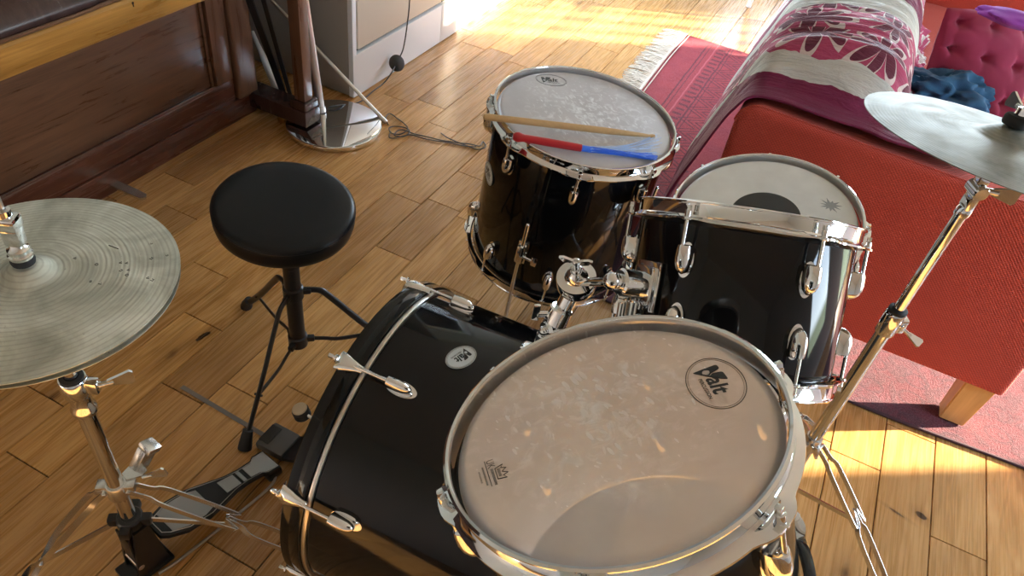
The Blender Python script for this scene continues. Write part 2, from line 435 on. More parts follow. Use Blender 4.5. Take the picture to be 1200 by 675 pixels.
wall_with_holes('wall_left_far', 0, XL2, -.14, 2.95, RY1, [w[1:] for w in WIN if w[0] == 'left'])
wall_with_holes('wall_back', 1, RY1, .14, RX0-.14, RX1+.14, [w[1:] for w in WIN if w[0] == 'back'])
wall_with_holes('wall_front', 1, RY0, -.14, RX0-.14, RX1+.14, [w[1:] for w in WIN if w[0] == 'front'])
bm = newbm(); bx(bm, (RX0-.14, RY0-.14, RZ), (RX1+.14, RY1+.14, RZ+.12)); struct('ceiling', bm, M_['wall'])
for i, (wl, a, b, z0, z1) in enumerate(WIN):
    bm = newbm(); gl = newbm(); fw = .05
    ax = 0 if wl in ('right', 'left') else 1
    pos = {'right': RX1+.05, 'left': XL2-.05, 'back': RY1+.05, 'front': RY0-.05}[wl]
    def P(u, w, z): return (pos+w, u, z) if ax == 0 else (u, pos+w, z)
    def bar(u0, u1, y0, y1):
        lo, hi = P(u0, -.02, y0), P(u1, .02, y1); bx(bm, lo, hi, .004)
    bar(a, b, z0, z0+fw); bar(a, b, z1-fw, z1); bar(a, a+fw, z0, z1); bar(b-fw, b, z0, z1)
    nm = 5 if z1 > 2.5 else max(1, round((b-a)/1.0))
    for q in range(1, nm): u = a+(b-a)*q/nm; bar(u-fw/2, u+fw/2, z0, z1)
    wo = struct('window_%d' % (i+1), bm, M_['white'])
    bx(gl, P(a+.01, -.003, z0+.01), P(b-.01, .003, z1-.01)); go = struct('pane', gl, M_['glass'], wo)
    # a light portal in each opening helps the sky light find its way in
    ld = bpy.data.lights.new('daylight_portal', 'AREA'); ld.shape = 'RECTANGLE'; ld.size = (b-a); ld.size_y = (z1-z0); ld.cycles.is_portal = True
    lo = bpy.data.objects.new('daylight_portal', ld); C.objects.link(lo)
    d = {'right': V((-1, 0, 0)), 'left': V((1, 0, 0)), 'back': V((0, -1, 0)), 'front': V((0, 1, 0))}[wl]
    R = frame(-d, V((0, 1, 0)) if ax == 0 else V((1, 0, 0)))
    lo.matrix_world = mat4(V(P((a+b)/2, 0, (z0+z1)/2))+d*.06, R)

bm = newbm()
bx(bm, (RX0, RY0, 0), (RX0+.015, .2, .11), .003); struct('baseboard_left', bm, M_['white'])
bm = newbm(); bx(bm, (RX1-.015, RY0, 0), (RX1, 2.70, .11), .003); bx(bm, (RX1-.015, 4.29, 0), (RX1, 5.42, .11), .003); struct('baseboard_right', bm, M_['white'])
bm = newbm(); bx(bm, (XL2+.002, RY1-.015, 0), (RX1-.02, RY1, .11), .003); struct('baseboard_back', bm, M_['white'])

# ================================================================== LIGHT
w = bpy.data.worlds.new('world'); bpy.context.scene.world = w; w.use_nodes = True
t = w.node_tree; bg = t.nodes['Background']
tc = t.nodes.new('ShaderNodeTexCoord'); sp = t.nodes.new('ShaderNodeSeparateXYZ'); t.links.new(tc.outputs['Generated'], sp.inputs[0])
rp = t.nodes.new('ShaderNodeValToRGB'); t.links.new(sp.outputs[2], rp.inputs[0])
e = rp.color_ramp.elements; e[0].position = .0; e[0].color = (.20, .24, .17, 1); e[1].position = .9; e[1].color = (.42, .64, 1.0, 1)
q = rp.color_ramp.elements.new(.06); q.color = (.78, .91, 1.0, 1)
t.links.new(rp.outputs[0], bg.inputs[0]); bg.inputs[1].default_value = SKY if 'SKY' in globals() else 24.0
sd = bpy.data.lights.new('sun', 'SUN'); sd.energy = 50; sd.angle = math.radians(1.1); sd.color = (1, .88, .68)
so = bpy.data.objects.new('sun', sd); C.objects.link(so)
sdir = V((.845, .535, .35)).normalized()
so.matrix_world = mat4((5, 5, 3), frame(sdir))
sc = bpy.context.scene
sc.view_settings.view_transform = 'Standard'; sc.view_settings.look = 'None'; sc.view_settings.gamma = 1; sc.view_settings.use_curve_mapping = False
sc.view_settings.exposure = 0.0
sc.cycles.use_denoising = True; sc.cycles.max_bounces = 8; sc.cycles.diffuse_bounces = 4; sc.cycles.glossy_bounces = 4; sc.cycles.transparent_max_bounces = 12
sc.cycles.sample_clamp_indirect = 8

# ================================================================== DRUMS
def tilt(n, x=(1, 0, 0)):      # rotation with local z along n and local x nearest world x
    return frame(V(n), V(x))
def hoop_bm(Rl, lugs, h=.030, up=1):
    """triple flanged hoop, lip at z=0, flange at z=-h; the flange widens into an ear at each lug"""
    bm = newbm()
    path = [(-.0045, -.0030), (-.0035, -.0004), (-.0008, .0006), (.0016, -.0008), (.0014, -.0026), (-.0012, -.0030), (-.0018, -.0050), (-.0018, -.0195), (.0005, -.0225), ('f', -.0245), ('f', -.0268), (-.0010, -.0262), (-.0042, -.0225), (-.0042, -.0050)]
    def rf(j, r, z, a):
        q = path[j]
        if q[0] == 'f':
            k = max(max(0, math.cos(a-l)) for l in lugs); k = max(0, (k-.982)/.018); k = k*k*(3-2*k)
            return Rl + .0075 + .0085*k, z*h/.03 - .0035*(1-k)*.5
        if j in (8, 11):
            return Rl+q[0], z*h/.03
        return Rl+q[0], z*h/.03
    prof = [((Rl+.01) if q[0] == 'f' else Rl+q[0], q[1]) for q in path]
    lathe(bm, prof, Matrix.Scale(up, 4, V((0, 0, 1))), 192, closed=True, rf=rf)
    return bm
def lug_bm(R, a, ztop, ln, s=1.0):
    """round-bottomed chrome bullet lug standing on the shell, flat at its rod end (ztop), sgn(ln) gives its direction"""
    bm = newbm(); M = Matrix.Rotation(a, 4, 'Z') @ Matrix.Translation((R, 0, 0))
    n = 9; prof = []
    L = abs(ln); sg = 1 if ln > 0 else -1
    pr = [(0, 0), (.0085, 0), (.0105, .0015), (.0112, .006), (.0115, L*.45), (.0108, L*.65), (.0088, L*.82), (.0056, L*.93), (.0022, L*.99), (0, L)]
    tmp = bmesh.new(); lathe(tmp, [(r*s, z) for r, z in pr], None, 24)
    for v in tmp.verts: v.co = V((v.co.x*1.65+.004, v.co.y, ztop + sg*v.co.z))
    merge(bm, tmp, M)
    # base plate against the shell
    tmp = bmesh.new(); lathe(tmp, [(0, 0), (1, 0), (1, .002), (0, .002)], None, 24)
    for v in tmp.verts:
        z = v.co.y*L*.60; v.co = V((v.co.z-.0005, v.co.x*.0125*s, ztop+sg*(L*.5+z)))
    merge(bm, tmp, M)
    return bm
def rod_bm(Rr, a, z0, z1, up=1):
    bm = newbm(); M = Matrix.Rotation(a, 4, 'Z') @ Matrix.Translation((Rr, 0, 0))
    s = 1 if z1 < z0 else -1
    tmp = bmesh.new(); cyl(tmp, (0, 0, z0), (0, 0, z1), .0029, 12); merge(bm, tmp, M)
    tmp = bmesh.new(); cyl(tmp, (0, 0, z0+s*.0015), (0, 0, z0-s*.0025), .0072, 20, .0006); merge(bm, tmp, M)      # washer
    tmp = bmesh.new(); cyl(tmp, (0, 0, z0+s*.0115), (0, 0, z0+s*.0015), .0046, 16, .001); merge(bm, tmp, M)
    tmp = bmesh.new(); box(tmp, (0, 0, z0+s*.0145), (.0062, .0062, .008), None, .0008); merge(bm, tmp, M)           # square key head
    return bm
def head_bm(R, z, mi=0):
    bm = newbm(); lathe(bm, [(0, z), (R-.016, z), (R-.010, z-.0006), (R-.006, z-.004), (R-.003, z-.010), (R-.0022, z-.014), (R-.0022, z-.017), (R-.007, z-.017), (R-.0085, z-.008), (R-.0125, z-.0012), (0, z-.0006)], None, 128)
    return bm
def shell_bm(R, z0, z1, t=.007, vent=None):
    bm = newbm(); lathe(bm, [(R-t, z0-.002), (R-t*.6, z0), (R-.001, z0-.003), (R, z0-.006), (R, z1+.006), (R-.001, z1+.003), (R-t*.6, z1), (R-t, z1+.002)], None, 160, closed=True, mis=[0, 0, 0, 0, 0, 0, 0, 1])
    return bm
def logo_parts(parent, M, s, ring=True, fill=False, name='logo'):
    """the maker's oval mark: V with a round hole, the letters alt, small line of lettering below; M puts its centre and reading frame"""
    bm = newbm()
    def ell(rx, ry, w, z0=.0002, z1=.0004, mi=0):
        n = 96
        A = [[bm.verts.new(M @ V((math.cos(2*PI*k/n)*(rx+d), math.sin(2*PI*k/n)*(ry+d), z))) for k in range(n)] for d, z in ((0, z0), (0, z1), (w, z1), (w, z0))]
        for j in range(4):
            for k in range(n): bm.faces.new((A[j][k], A[j][(k+1) % n], A[(j+1) % 4][(k+1) % n], A[(j+1) % 4][k])).material_index = mi
    if ring: ell(.0372*s, .0262*s, .0008*s); ell(.0352*s, .0243*s, .0003*s)
    # V: two lobes meeting at an apex, with the round hole
    def sub(poly, hole=None):
        pts = [V((x*s, y*s)) for x, y in poly]
        if hole is None: prism(bm, [(p.x, p.y) for p in pts], .0002, .0004, M); return
    def roundpoly(p, r, n=4):
        out = []; L = len(p)
        for i in range(L):
            a = V(p[i-1]); b = V(p[i]); c = V(p[(i+1) % L])
            u = (a-b).normalized(); v = (c-b).normalized(); rr = r[i] if isinstance(r, list) else r
            for k in range(n+1):
                t = k/n; out.append(tuple((b+u*rr)*(1-t)**2 + b*2*t*(1-t) + (b+v*rr)*t*t))
        return out
    hx, hy, hr = -.0174, -.0030, .0036
    outer = roundpoly([(-.0218, -.0152), (-.0165, -.0098), (-.0105, -.0025), (-.0140, .0010), (-.0172, .0112), (-.0246, .0104), (-.0232, -.0060)], [.0015, .001, .003, .001, .003, .003, .002])
    n = len(outer)
    angs = [math.atan2(y-hy, x-hx) for x, y in outer]
    inner = [(hx+hr*math.cos(a), hy+hr*math.sin(a)) for a in angs]
    A = [bm.verts.new(M @ V((x*s, y*s, .0004))) for x, y in outer]; B = [bm.verts.new(M @ V((x*s, y*s, .0004))) for x, y in inner]
    for k in range(n): bm.faces.new((A[k], A[(k+1) % n], B[(k+1) % n], B[k]))
    sub(roundpoly([(-.0165, -.0098), (-.0030, .0060), (.0010, .0128), (-.0125, .0120), (-.0138, .0020), (-.0100, -.0025)], [.001, .002, .003, .003, .001, .001]))
    def text(body, size, x, y, sx=1.0, shear=.15):
        cu = bpy.data.curves.new('lettering', 'FONT'); cu.body = body; cu.size = size; cu.extrude = 0; cu.shear = shear; cu.offset = size*.026
        cu.resolution_u = 3
        to = bpy.data.objects.new('lettering', cu); me = to.to_mesh()
        tmp = bmesh.new(); tmp.from_mesh(me); to.to_mesh_clear(); bpy.data.objects.remove(to); bpy.data.curves.remove(cu)
        for v in tmp.verts: v.co = V((v.co.x*sx+x, v.co.y+y, .00035))
        merge(bm, tmp, M)
    text('alt', .0232*s, -.0090*s, -.0066*s, 1.06)
    text('PERCUSSION', .0050*s, -.0110*s, -.0132*s, 1.05, 0)
    if fill:
        b2 = newbm(); lathe(b2, [(0, -.0002), (1, -.0002), (1, .0001), (0, .0001)], M @ Matrix.Diagonal((.0395*s, .0282*s, 1, 1)), 64)
        o = obj('badge', b2, M_['badge'], parent)
        return obj(name, bm, M_['ink'], o, flip=False)
    return obj(name, bm, M_['ink'], parent, flip=False)
def mark_frame(c, read, up, n):      # matrix whose x follows the reading direction, y the letters' up, z the surface normal
    n = V(n).normalized(); x = V(read)-V(c); x = (x-n*x.dot(n)).normalized(); y = n.cross(x)
    return mat4(c, frame(n, x))

def make_drum(name, label, c, n, Rl, L, nl, off, headmat, botmat, kind='drum', inset=.009, nh=.030, group=None, lugl=.042):
    Mx = mat4(c, tilt(n)); t = thing(name, label, kind, Mx, group)
    R = Rl-.0075; lugs = [off+2*PI*k/nl for k in range(nl)]
    obj('shell', shell_bm(R, -.016, -L+.016), [M_['shell'], M_['shellin']], t, True)
    hd = obj('batter_head', head_bm(Rl-.0045, -inset), headmat, t, True)
    b = head_bm(Rl-.0045, -inset); b.transform(Matrix.Scale(-1, 4, V((0, 0, 1))) @ Matrix.Translation((0, 0, L)))
    obj('resonant_head', b, botmat, t, True)
    obj('top_hoop', hoop_bm(Rl, lugs, nh), M_['chrome'], t, True)
    b = hoop_bm(Rl, lugs, nh, -1); b.transform(Matrix.Translation((0, 0, -L))); obj('bottom_hoop', b, M_['chrome'], t, True)
    for a in lugs:
        l = obj('lug', lug_bm(R, a, -.062, -lugl), M_['chrome'], t, True); obj('tension_rod', rod_bm(Rl+.0095, a, -nh+.004, -.066), M_['chrome'], l, True)
        l = obj('lug', lug_bm(R, a, -L+.062, lugl), M_['chrome'], t, True); obj('tension_rod', rod_bm(Rl+.0095, a, -L+nh-.004, -L+.066), M_['chrome'], l, True)
    return t, hd, Mx, R

D = math.radians
# --- rack tom in front (nearest the camera)
FC, FN = V((-.0488, .4498, .9175)), V((-.448, -.021, 1)).normalized()
tomA, headA, MA, RA = make_drum('rack_tom', 'black rack tom nearest the camera, its scuffed cream head facing up', FC, FN, .1585, .253, 6, D(41), M_['head_front'], M_['head_clear'])
def headmark(hd, c, n, inset, pc, pr, s, **k):
    o = c-n*inset; P = onplane_n(*pc, o, n); Q = onplane_n(*pr, o, n)
    return logo_parts(hd, mark_frame(P, Q, None, n), s, **k)
headmark(headA, FC, FN, .009, (838.5, 448.5), (859.7, 482.5), .98)
def uk_mark(hd, c, n, inset, pc, pr, s=1.0):
    o = c-n*inset; P = onplane_n(*pc, o, n); Q = onplane_n(*pr, o, n); M = mark_frame(P, Q, None, n); bm = newbm()
    prism(bm, [(-.0165, -.0012), (.0165, -.0012), (.0165, -.0004), (-.0165, -.0004)], .0002, .0004, M)
    cu = bpy.data.curves.new('lettering', 'FONT'); cu.body = 'UK'; cu.size = .0105; cu.resolution_u = 3
    to = bpy.data.objects.new('lettering', cu); me = to.to_mesh(); tmp = bmesh.new(); tmp.from_mesh(me); to.to_mesh_clear(); bpy.data.objects.remove(to); bpy.data.curves.remove(cu)
    for v in tmp.verts: v.co = V((v.co.x*.8-.0165, v.co.y+.0005, .0003))
    merge(bm, tmp, M)
    # crown outline
    cr = [(-.006, .0065), (-.008, .0145), (-.0045, .0118), (-.0025, .0165), (.0005, .012), (.004, .0170), (.0055, .0122), (.0095, .0148), (.0078, .0065)]
    cp = [M @ V((x+.003, y, .0003)) for x, y in cr]
    tube(bm, cp, .00045, 6, closed=True)
    rr = random.Random(3)
    for row, (x0, x1, y, hh) in enumerate([(-.004, .0165, .0022, .0028), (-.010, .013, -.0052, .0020), (-.006, .009, -.0092, .0016), (-.0015, .0085, .0080, .0030)]):
        x = x0
        while x < x1:                # rows of strokes too small to read
            w_ = rr.uniform(.0004, .0009)
            prism(bm, [(x, y), (x+w_*.5, y), (x+w_*.5+.0002, y+hh*rr.uniform(.6, 1)), (x+.0002, y+hh)], .0002, .0004, M); x += w_+.0005
    return obj('printed_mark', bm, M_['ink'], hd, flip=False)
uk_mark(headA, FC, FN, .009, (573, 555), (579, 574))

# --- rack tom behind it
SC_, SN = V((-.013, 1.034, .810)), V((-.262, .695, 1)).normalized()
tomB, headB, MB_, RB = make_drum('rack_tom', 'black rack tom tipped away from the camera, in front of the white snare drum', SC_, SN, .1690, .252, 6, D(4), M_['head_white'], M_['head_clear'])
# --- floor tom
TC, TN = V((-.4291, 1.4695, .6426)), V((.0681, -.0053, 1)).normalized()
tomF, headF, MF, RF = make_drum('floor_tom', 'black floor tom on chrome legs carrying a drumstick and a blue brush', TC, TN, .2095, .416, 8, D(20), M_['head_floor'], M_['head_clear'])
headmark(headF, TC, TN, .009, (646, 94), (661, 95.5), 1.0)
a = D(222)
x_, y_ = tilt(TN).col[0], tilt(TN).col[1]
nn = x_*math.cos(a)+y_*math.sin(a); cc = TC-TN*.165+nn*(RF+.0006)
logo_parts(tomF, mark_frame(cc, cc+TN.cross(nn), None, nn), .85, fill=True)
for k, ang_ in enumerate((270, 30, 150)):
    a = D(ang_); nn = x_*math.cos(a)+y_*math.sin(a); base = TC-TN*.265+nn*(RF+.001); R3 = frame(TN, nn)
    bm = newbm(); box(bm, base+nn*.010, (.020, .026, .062), R3, .004); box(bm, base+nn*.024, (.020, .020, .050), R3, .006)
    br = obj('leg_bracket', bm, M_['chrome'], tomF)
    tt = TN.cross(nn)
    bm = newbm(); q = base+nn*.026-TN*.004; cyl(bm, q+tt*.008, q+tt*.030, .0045, 14, .001); box(bm, q+tt*.036, (.006, .014, .024), frame(TN, nn), .0025)
    obj('wing_bolt', bm, M_['chrome'], br)
    top = base+nn*.024+TN*.085; bend = base+nn*.024-TN*.10
    foot = V((bend.x+nn.x*.035, bend.y+nn.y*.035, .016))
    bm = newbm(); tube(bm, smooth_pts([top, base+nn*.024, bend, foot], 6), .0048, 12); ball(bm, top, .0048)
    lg = obj('leg', bm, M_['chrome'], tomF)
    bm = newbm(); cyl(bm, (foot.x, foot.y, .0005), (foot.x, foot.y, .034), .0115, 20, .003); obj('rubber_foot', bm, M_['rubber'], lg)

# --- snare drum
NC, NN = V((.0127, 1.3549, .6309)), V((-.166, -.2056, 1)).normalized()
snare, headS, MS, RS = make_drum('snare_drum', 'snare drum with a black dot on its white head, behind the tipped tom', NC, NN, .1845, .150, 8, D(12), M_['head_white'], M_['head_clear'], lugl=.030)
bm = newbm(); lathe(bm, [(0, -.0091), (.068, -.0091), (.068, -.0088), (0, -.0088)], MS, 64); obj('centre_dot', bm, M_['ink'], headS)
o = NC-NN*.009; P = onplane_n(973, 241, o, NN); Q = onplane_n(985, 246, o, NN); M = mark_frame(P, Q, None, NN)
bm = newbm(); rr = random.Random(5)
star = []
for k in range(22):
    a = 2*PI*k/22; r = (.020 if k % 2 == 0 else .009)*rr.uniform(.75, 1.15); star.append((r*math.cos(a)*1.15, r*math.sin(a)))
A = [bm.verts.new(M @ V((x, y, .0003))) for x, y in star]; c0 = bm.verts.new(M @ V((0, 0, .0003)))
for k in range(22): bm.faces.new((c0, A[k], A[(k+1) % 22]))
obj('printed_mark', bm, M_['greyink'], headS, flip=False)
# strainer with its paper tag on the side of the shell
a = D(-20); xs, ys = tilt(NN).col[0], tilt(NN).col[1]; nn = xs*math.cos(a)+ys*math.sin(a); base = NC-NN*.075+nn*(RS+.008)
bm = newbm(); box(bm, base, (.016, .024, .07), frame(NN, nn), .004); box(bm, base+nn*.012-NN*.02, (.014, .014, .05), frame(NN, nn), .003); obj('strainer', bm, M_['chrome'], snare)
q = onplane_n(982, 352, base+nn*.02, V((0, -1, .3)).normalized()); bm = newbm(); prism(bm, [(-.009, .008), (-.004, -.012), (.012, .004), (.008, .012)], 0, .0006, mat4(q, frame((0, -1, .3), (1, 0, 0)))); prism(bm, [(-.0012, .006), (.0012, .006), (.0012, .03), (-.0012, .03)], .0001, .0005, mat4(q, frame((0, -1, .3), (1, 0, 0)))); obj('paper_tag', bm, M_['white'], snare)

# --- stick and brush on the floor tom
HZ = TC-TN*.009
def onhead(x, y, lift): return onplane_n(x, y, TC-TN*(.009-lift), TN)
p0 = onhead(566, 136.5, .0185); p1 = onhead(768, 160, .0085)
d = (p1-p0).normalized(); L = (p1-p0).length
M = mat4(p0, frame(d))
bm = newbm(); lathe(bm, [(0, 0), (.004, .0005), (.0068, .003), (.0074, .008), (.0074, L*.70), (.0062, L*.82), (.0042, L*.93), (.0030, L-.016), (.0036, L-.013), (.0047, L-.007), (.0040, L-.002), (0, L)], M, 20)
stick = obj('drumstick', bm, M_['stick']); recentre(stick, p0); tag(stick, 'pale wooden drumstick lying across the floor tom with its tip on the head', 'drumstick')
p0 = onhead(603, 160, .0165); p1 = onhead(681, 173.5, .010); d = (p1-p0).normalized(); L = (p1-p0).length; M = mat4(p0, frame(d))
M_['redgrip'] = mat('red_rubber_grip', (.42, .012, .018), .35); M_['bluegrip'] = mat('blue_bristle', (.04, .16, .75), .4); M_['palebristle'] = mat('pale_bristle', (.45, .58, .82), .35)
br = thing('drum_brush', 'red handled brush with fanned blue nylon bristles lying on the floor tom', 'drum brush', Matrix.Translation(p0))
bm = newbm(); lathe(bm, [(0, -.004), (.006, -.003), (.0095, .002), (.0105, .008), (.0092, .014), (.0078, .020), (.0082, .03), (.0085, L*.5), (.0080, L), (0, L)], M, 24); obj('handle', bm, M_['redgrip'], br)
bm = newbm(); cyl(bm, p1-d*.002, p1+d*.022, .0068, 18, .001); obj('ferrule', bm, M_['bluegrip'], br)
bm = newbm(); rr = random.Random(9); q = p1+d*.018
for k in range(95):
    u = rr.random()
    if u < .62: tx, ty = 767+rr.uniform(-4, 4), 184+rr.gauss(0, 2.0)
    else: tx, ty = 772+rr.uniform(-10, 4), 184-28*((u-.62)/.38)
    e = onhead(tx, ty, .0035+rr.uniform(0, .006)); s = q+V((rr.uniform(-1, 1), rr.uniform(-1, 1), rr.uniform(-1, 1)))*.0045
    mdl = s.lerp(e, .5)+TN*rr.uniform(-.001, .004)+ (d*(e-s).length*.5-(e-s)*.5)*.35
    tube(bm, smooth_pts([s, mdl, e], 4), .00055, 4, mi=1 if u > .62 else 0)
o = obj('bristles', bm, [M_['bluegrip'], M_['palebristle']], br); o['kind'] = 'stuff'

# --- bass drum
BC = V((-.4956, .7307, .288)); hh = .0471; BU = V((math.cos(hh), math.sin(hh), 0)); BV = V((-math.sin(hh), math.cos(hh), 0))
MBass = mat4(BC, frame(-BU, BV))      # local z points to the drummer, local x to BV; local y = z cross x
bass = thing('bass_drum', 'black bass drum lying on its side with chrome claws along its hoop', 'drum', mat4((BC.x, BC.y, BC.z), frame(-BU, BV)))
BL = .485
def bp(w, a, R): a = D(a); return BC+BU*w+(BV*math.cos(a)+V((0, 0, 1))*math.sin(a))*R
def brad(a): a = D(a); return BV*math.cos(a)+V((0, 0, 1))*math.sin(a)
MI = mat4(BC, frame(BU, BV))
bm = newbm(); lathe(bm, [(.272, .046), (.2790, .044), (.2795, .050), (.2795, BL-.05), (.279, BL-.044), (.272, BL-.046)], MI, 200, closed=True, mis=[0, 0, 0, 0, 0, 1]); obj('shell', bm, [M_['shell'], M_['shellin']], bass)
for nm, w0, s in (('batter_hoop', 0, 1), ('front_hoop', BL, -1)):
    bm = newbm(); pr = [(.2765, .0), (.2865, 0), (.2880, .0015), (.2880, .0145), (.2873, .0155), (.2873, .0172), (.2880, .0182), (.2880, .034), (.2868, .0355), (.2765, .0355)]
    lathe(bm, [(r, w0+s*z) for r, z in pr], MI, 200, closed=True); obj(nm, bm, M_['shell'], bass)
    bm = newbm(); pr = [(.2795, .0357), (.2835, .0362), (.2845, .0385), (.2845, .0425), (.2835, .0445), (.2795, .0450)]
    lathe(bm, [(r, w0+s*z) for r, z in pr], MI, 200, closed=True); obj('head_rim', bm, M_['satin'], bass)
bm = newbm(); lathe(bm, [(0, .012), (.262, .012), (.270, .016), (.276, .030), (.2788, .036), (.2750, .036), (.268, .018), (.262, .013), (0, .013)], MI, 128); obj('batter_head', bm, M_['head_white'], bass)
bm = newbm(); lathe(bm, [(0, BL-.013), (.262, BL-.013), (.268, BL-.018), (.275, BL-.036), (.2788, BL-.036), (.276, BL-.030), (.270, BL-.016), (.262, BL-.012), (0, BL-.012)], MI, 128); obj('front_head', bm, M_['head_black'], bass)
for k in range(8):
    for side in (0, 1):
        a = 65+45*k
        if side and a in (245, 290): pass
        def q(w, r): return bp(w if not side else BL-w, a, r)
        e = brad(a); dirw = BU if not side else -BU; R3 = frame(e, dirw); tang = e.cross(dirw)
        # claw: wide outside end hooked over the hoop, tapering to the rod boss
        bm = newbm()
        secs = [(-.0075, .0150, .2760, .2885), (-.0070, .0165, .2790, .2925), (-.0040, .0165, .2884, .2955), (.006, .0150, .2884, .2975), (.020, .0105, .2884, .2960), (.032, .0070, .2884, .2940), (.040, .0060, .2870, .2935), (.041, .0045, .2880, .2925)]
        rings = []
        for w, hw, r0, r1 in secs:
            rg = []
            for j in range(10):
                t = PI*j/9; rg.append(bm.verts.new(q(w, r0+(r1-r0)*math.sin(t)**.7)+tang*hw*math.cos(t)))
            rings.append(rg)
        for A, B in zip(rings, rings[1:]):
            for j in range(9): bm.faces.new((A[j], A[j+1], B[j+1], B[j]))
            bm.faces.new((A[0], B[0], B[9], A[9]))
        bm.faces.new(rings[0]); bm.faces.new(rings[-1][::-1])
        cl = obj('claw', bm, M_['chrome'], bass)
        bm = newbm(); cyl(bm, q(-.016, .2925), q(.088, .2925), .003, 12); cyl(bm, q(-.0085, .2925), q(-.0065, .2925), .0065, 16); box(bm, q(-.017, .2925), (.0062, .0062, .008), frame(dirw, e), .001)
        obj('tension_rod', bm, M_['chrome'], cl)
        bm = newbm(); tmp = bmesh.new(); pr = [(0, 0), (.0070, 0), (.0085, .0015), (.0090, .008), (.0090, .020), (.0080, .030), (.0058, .037), (.003, .041), (0, .042)]
        lathe(tmp, pr, None, 24)
        for v in tmp.verts: v.co = V((v.co.x*1.5+.2885, v.co.y*1.05, v.co.z+.083))
        for v in tmp.verts: v.co = q(v.co.z, max(v.co.x, .278))+tang*v.co.y
        merge(bm, tmp, Matrix.Identity(4))
        tmp = bmesh.new(); lathe(tmp, [(0, 0), (1, 0), (1, .0016), (0, .0016)], None, 28)
        for v in tmp.verts: v.co = q(.106+v.co.y*.027, .2790+v.co.z)+tang*v.co.x*.0125
        merge(bm, tmp, Matrix.Identity(4))
        obj('lug', bm, M_['chrome'], bass)
nn = brad(91); cc = bp(.162, 91, .2802)
Pq = onplane(534, 407, 2, .567)
logo_parts(bass, mark_frame(cc, cc-BV*.85-BU*.30, None, nn), .72, fill=True)
for s in (1, -1):          # spurs
    a = 90+s*112; e = brad(a); q0 = bp(.36, a, .279); R3 = frame(e, BU)
    bm = newbm(); box(bm, q0+e*.008, (.05, .03, .018), R3, .004); foot = V((q0.x+.16, q0.y+(.16 if e.y > 0 else -.16), .012)); sp_ = obj('spur_bracket', bm, M_['chrome'], bass)
    bm = newbm(); tube(bm, [q0+e*.012, foot], .0065, 12); ball(bm, foot, .011); obj('spur', bm, M_['chrome'], sp_)

# --- double tom holder on the bass drum
hold = thing('tom_holder', 'chrome tom holder with a round ratchet and wing nut rising from the bass drum', 'drum bracket', Matrix.Translation(bp(.27, 70, .28)))
b0 = bp(.27, 72, .279); e = brad(72); rat = at(675.5, 326, .69)
bm = newbm(); box(bm, b0+e*.004, (.07, .05, .008), frame(e, BU), .003); cyl(bm, b0, b0+e*.035, .019, 28, .003); obj('base_plate', bm, M_['chrome'], hold)
bm = newbm(); cyl(bm, at(638, 387, .60), at(656, 381, .60), .0185, 28, .005); ball(bm, at(637, 388, .60), .009); obj('clamp_knob', bm, M_['chrome'], hold)
t0 = b0+e*.02
bm = newbm(); cyl(bm, t0, rat-V((0, 0, .02)), .0145, 24); cyl(bm, t0.lerp(rat, .30), t0.lerp(rat, .55), .0200, 24, .003); obj('post', bm, M_['chrome'], hold)
q0 = t0.lerp(rat, .45)
bm = newbm(); s = (CR*-1).normalized(); cyl(bm, q0+s*.012, q0+s*.034, .006, 14, .001); box(bm, q0+s*.038+V((0, 0, .004)), (.034, .012, .006), frame(s.cross(V((0, 0, 1))), V((0, 0, 1))), .003); obj('wing_bolt', bm, M_['chrome'], hold)
ax = (V((-.05, -.35, .9))).normalized()     # ratchet disc faces up
bm = newbm(); Mr = mat4(rat, frame(ax)); lathe(bm, [(0, -.026), (.027, -.026), (.0310, -.022), (.0322, -.017), (.0322, .001), (.0314, .004), (.0225, .0052), (.0190, .0060), (.0170, .012), (.0125, .018), (.009, .022), (0, .022)], Mr, 48); rt = obj('ratchet', bm, M_['chrome'], hold)
top = rat+ax*.03
bm = newbm(); cyl(bm, rat+ax*.018, rat+ax*.030, .0085, 20, .001); cyl(bm, rat+ax*.030, rat+ax*.052, .0058, 16, .001)
wd = (CR*.9+CU*-.25); wd = (wd-ax*wd.dot(ax)).normalized(); wy = ax.cross(wd)
for sgn in (1, -1):
    prism(bm, [(0, -.003), (sgn*.020, .004), (sgn*.026, .014), (sgn*.019, .016), (sgn*.004, .010), (0, .010)], -.002, .002, mat4(rat+ax*.042, Matrix((wd, ax, wy)).transposed()))
obj('wing_nut', bm, M_['chrome'], rt)
# arm to the rear tom and its shell bracket
xs, ys = tilt(SN).col[0], tilt(SN).col[1]
ab = D(222); nb = xs*math.cos(ab)+ys*math.sin(ab); brk = SC_-SN*.130+nb*RB
arm0 = rat-ax*.012
bm = newbm(); box(bm, brk+nb*.003, (.006, .056, .074), frame(SN, nb), .002); box(bm, brk+nb*.009, (.010, .044, .058), frame(SN, nb), .004)
cyl(bm, brk+nb*.008, brk+nb*.052, .0205, 32, .003); cyl(bm, brk+nb*.050, brk+nb*.066, .0125, 28, .003)
bk = obj('tom_bracket', bm, M_['chrome'], tomB)
bm = newbm(); q1 = brk+nb*.064; ball(bm, q1, .0135); cyl(bm, q1, arm0, .0072, 20); obj('arm', bm, M_['chrome'], hold)
q2 = brk+nb*.02-SN*.045
bm = newbm(); cyl(bm, q2+nb*.02+SN*.016, q2+nb*.02-SN*.02, .006, 16, .001); cyl(bm, q2-SN*.03, q2+SN*.02, .010, 20, .002); box(bm, q2+nb*.02-SN*.026, (.03, .008, .016), frame(SN, nb), .003); obj('wing_bolt', bm, M_['chrome'], bk)
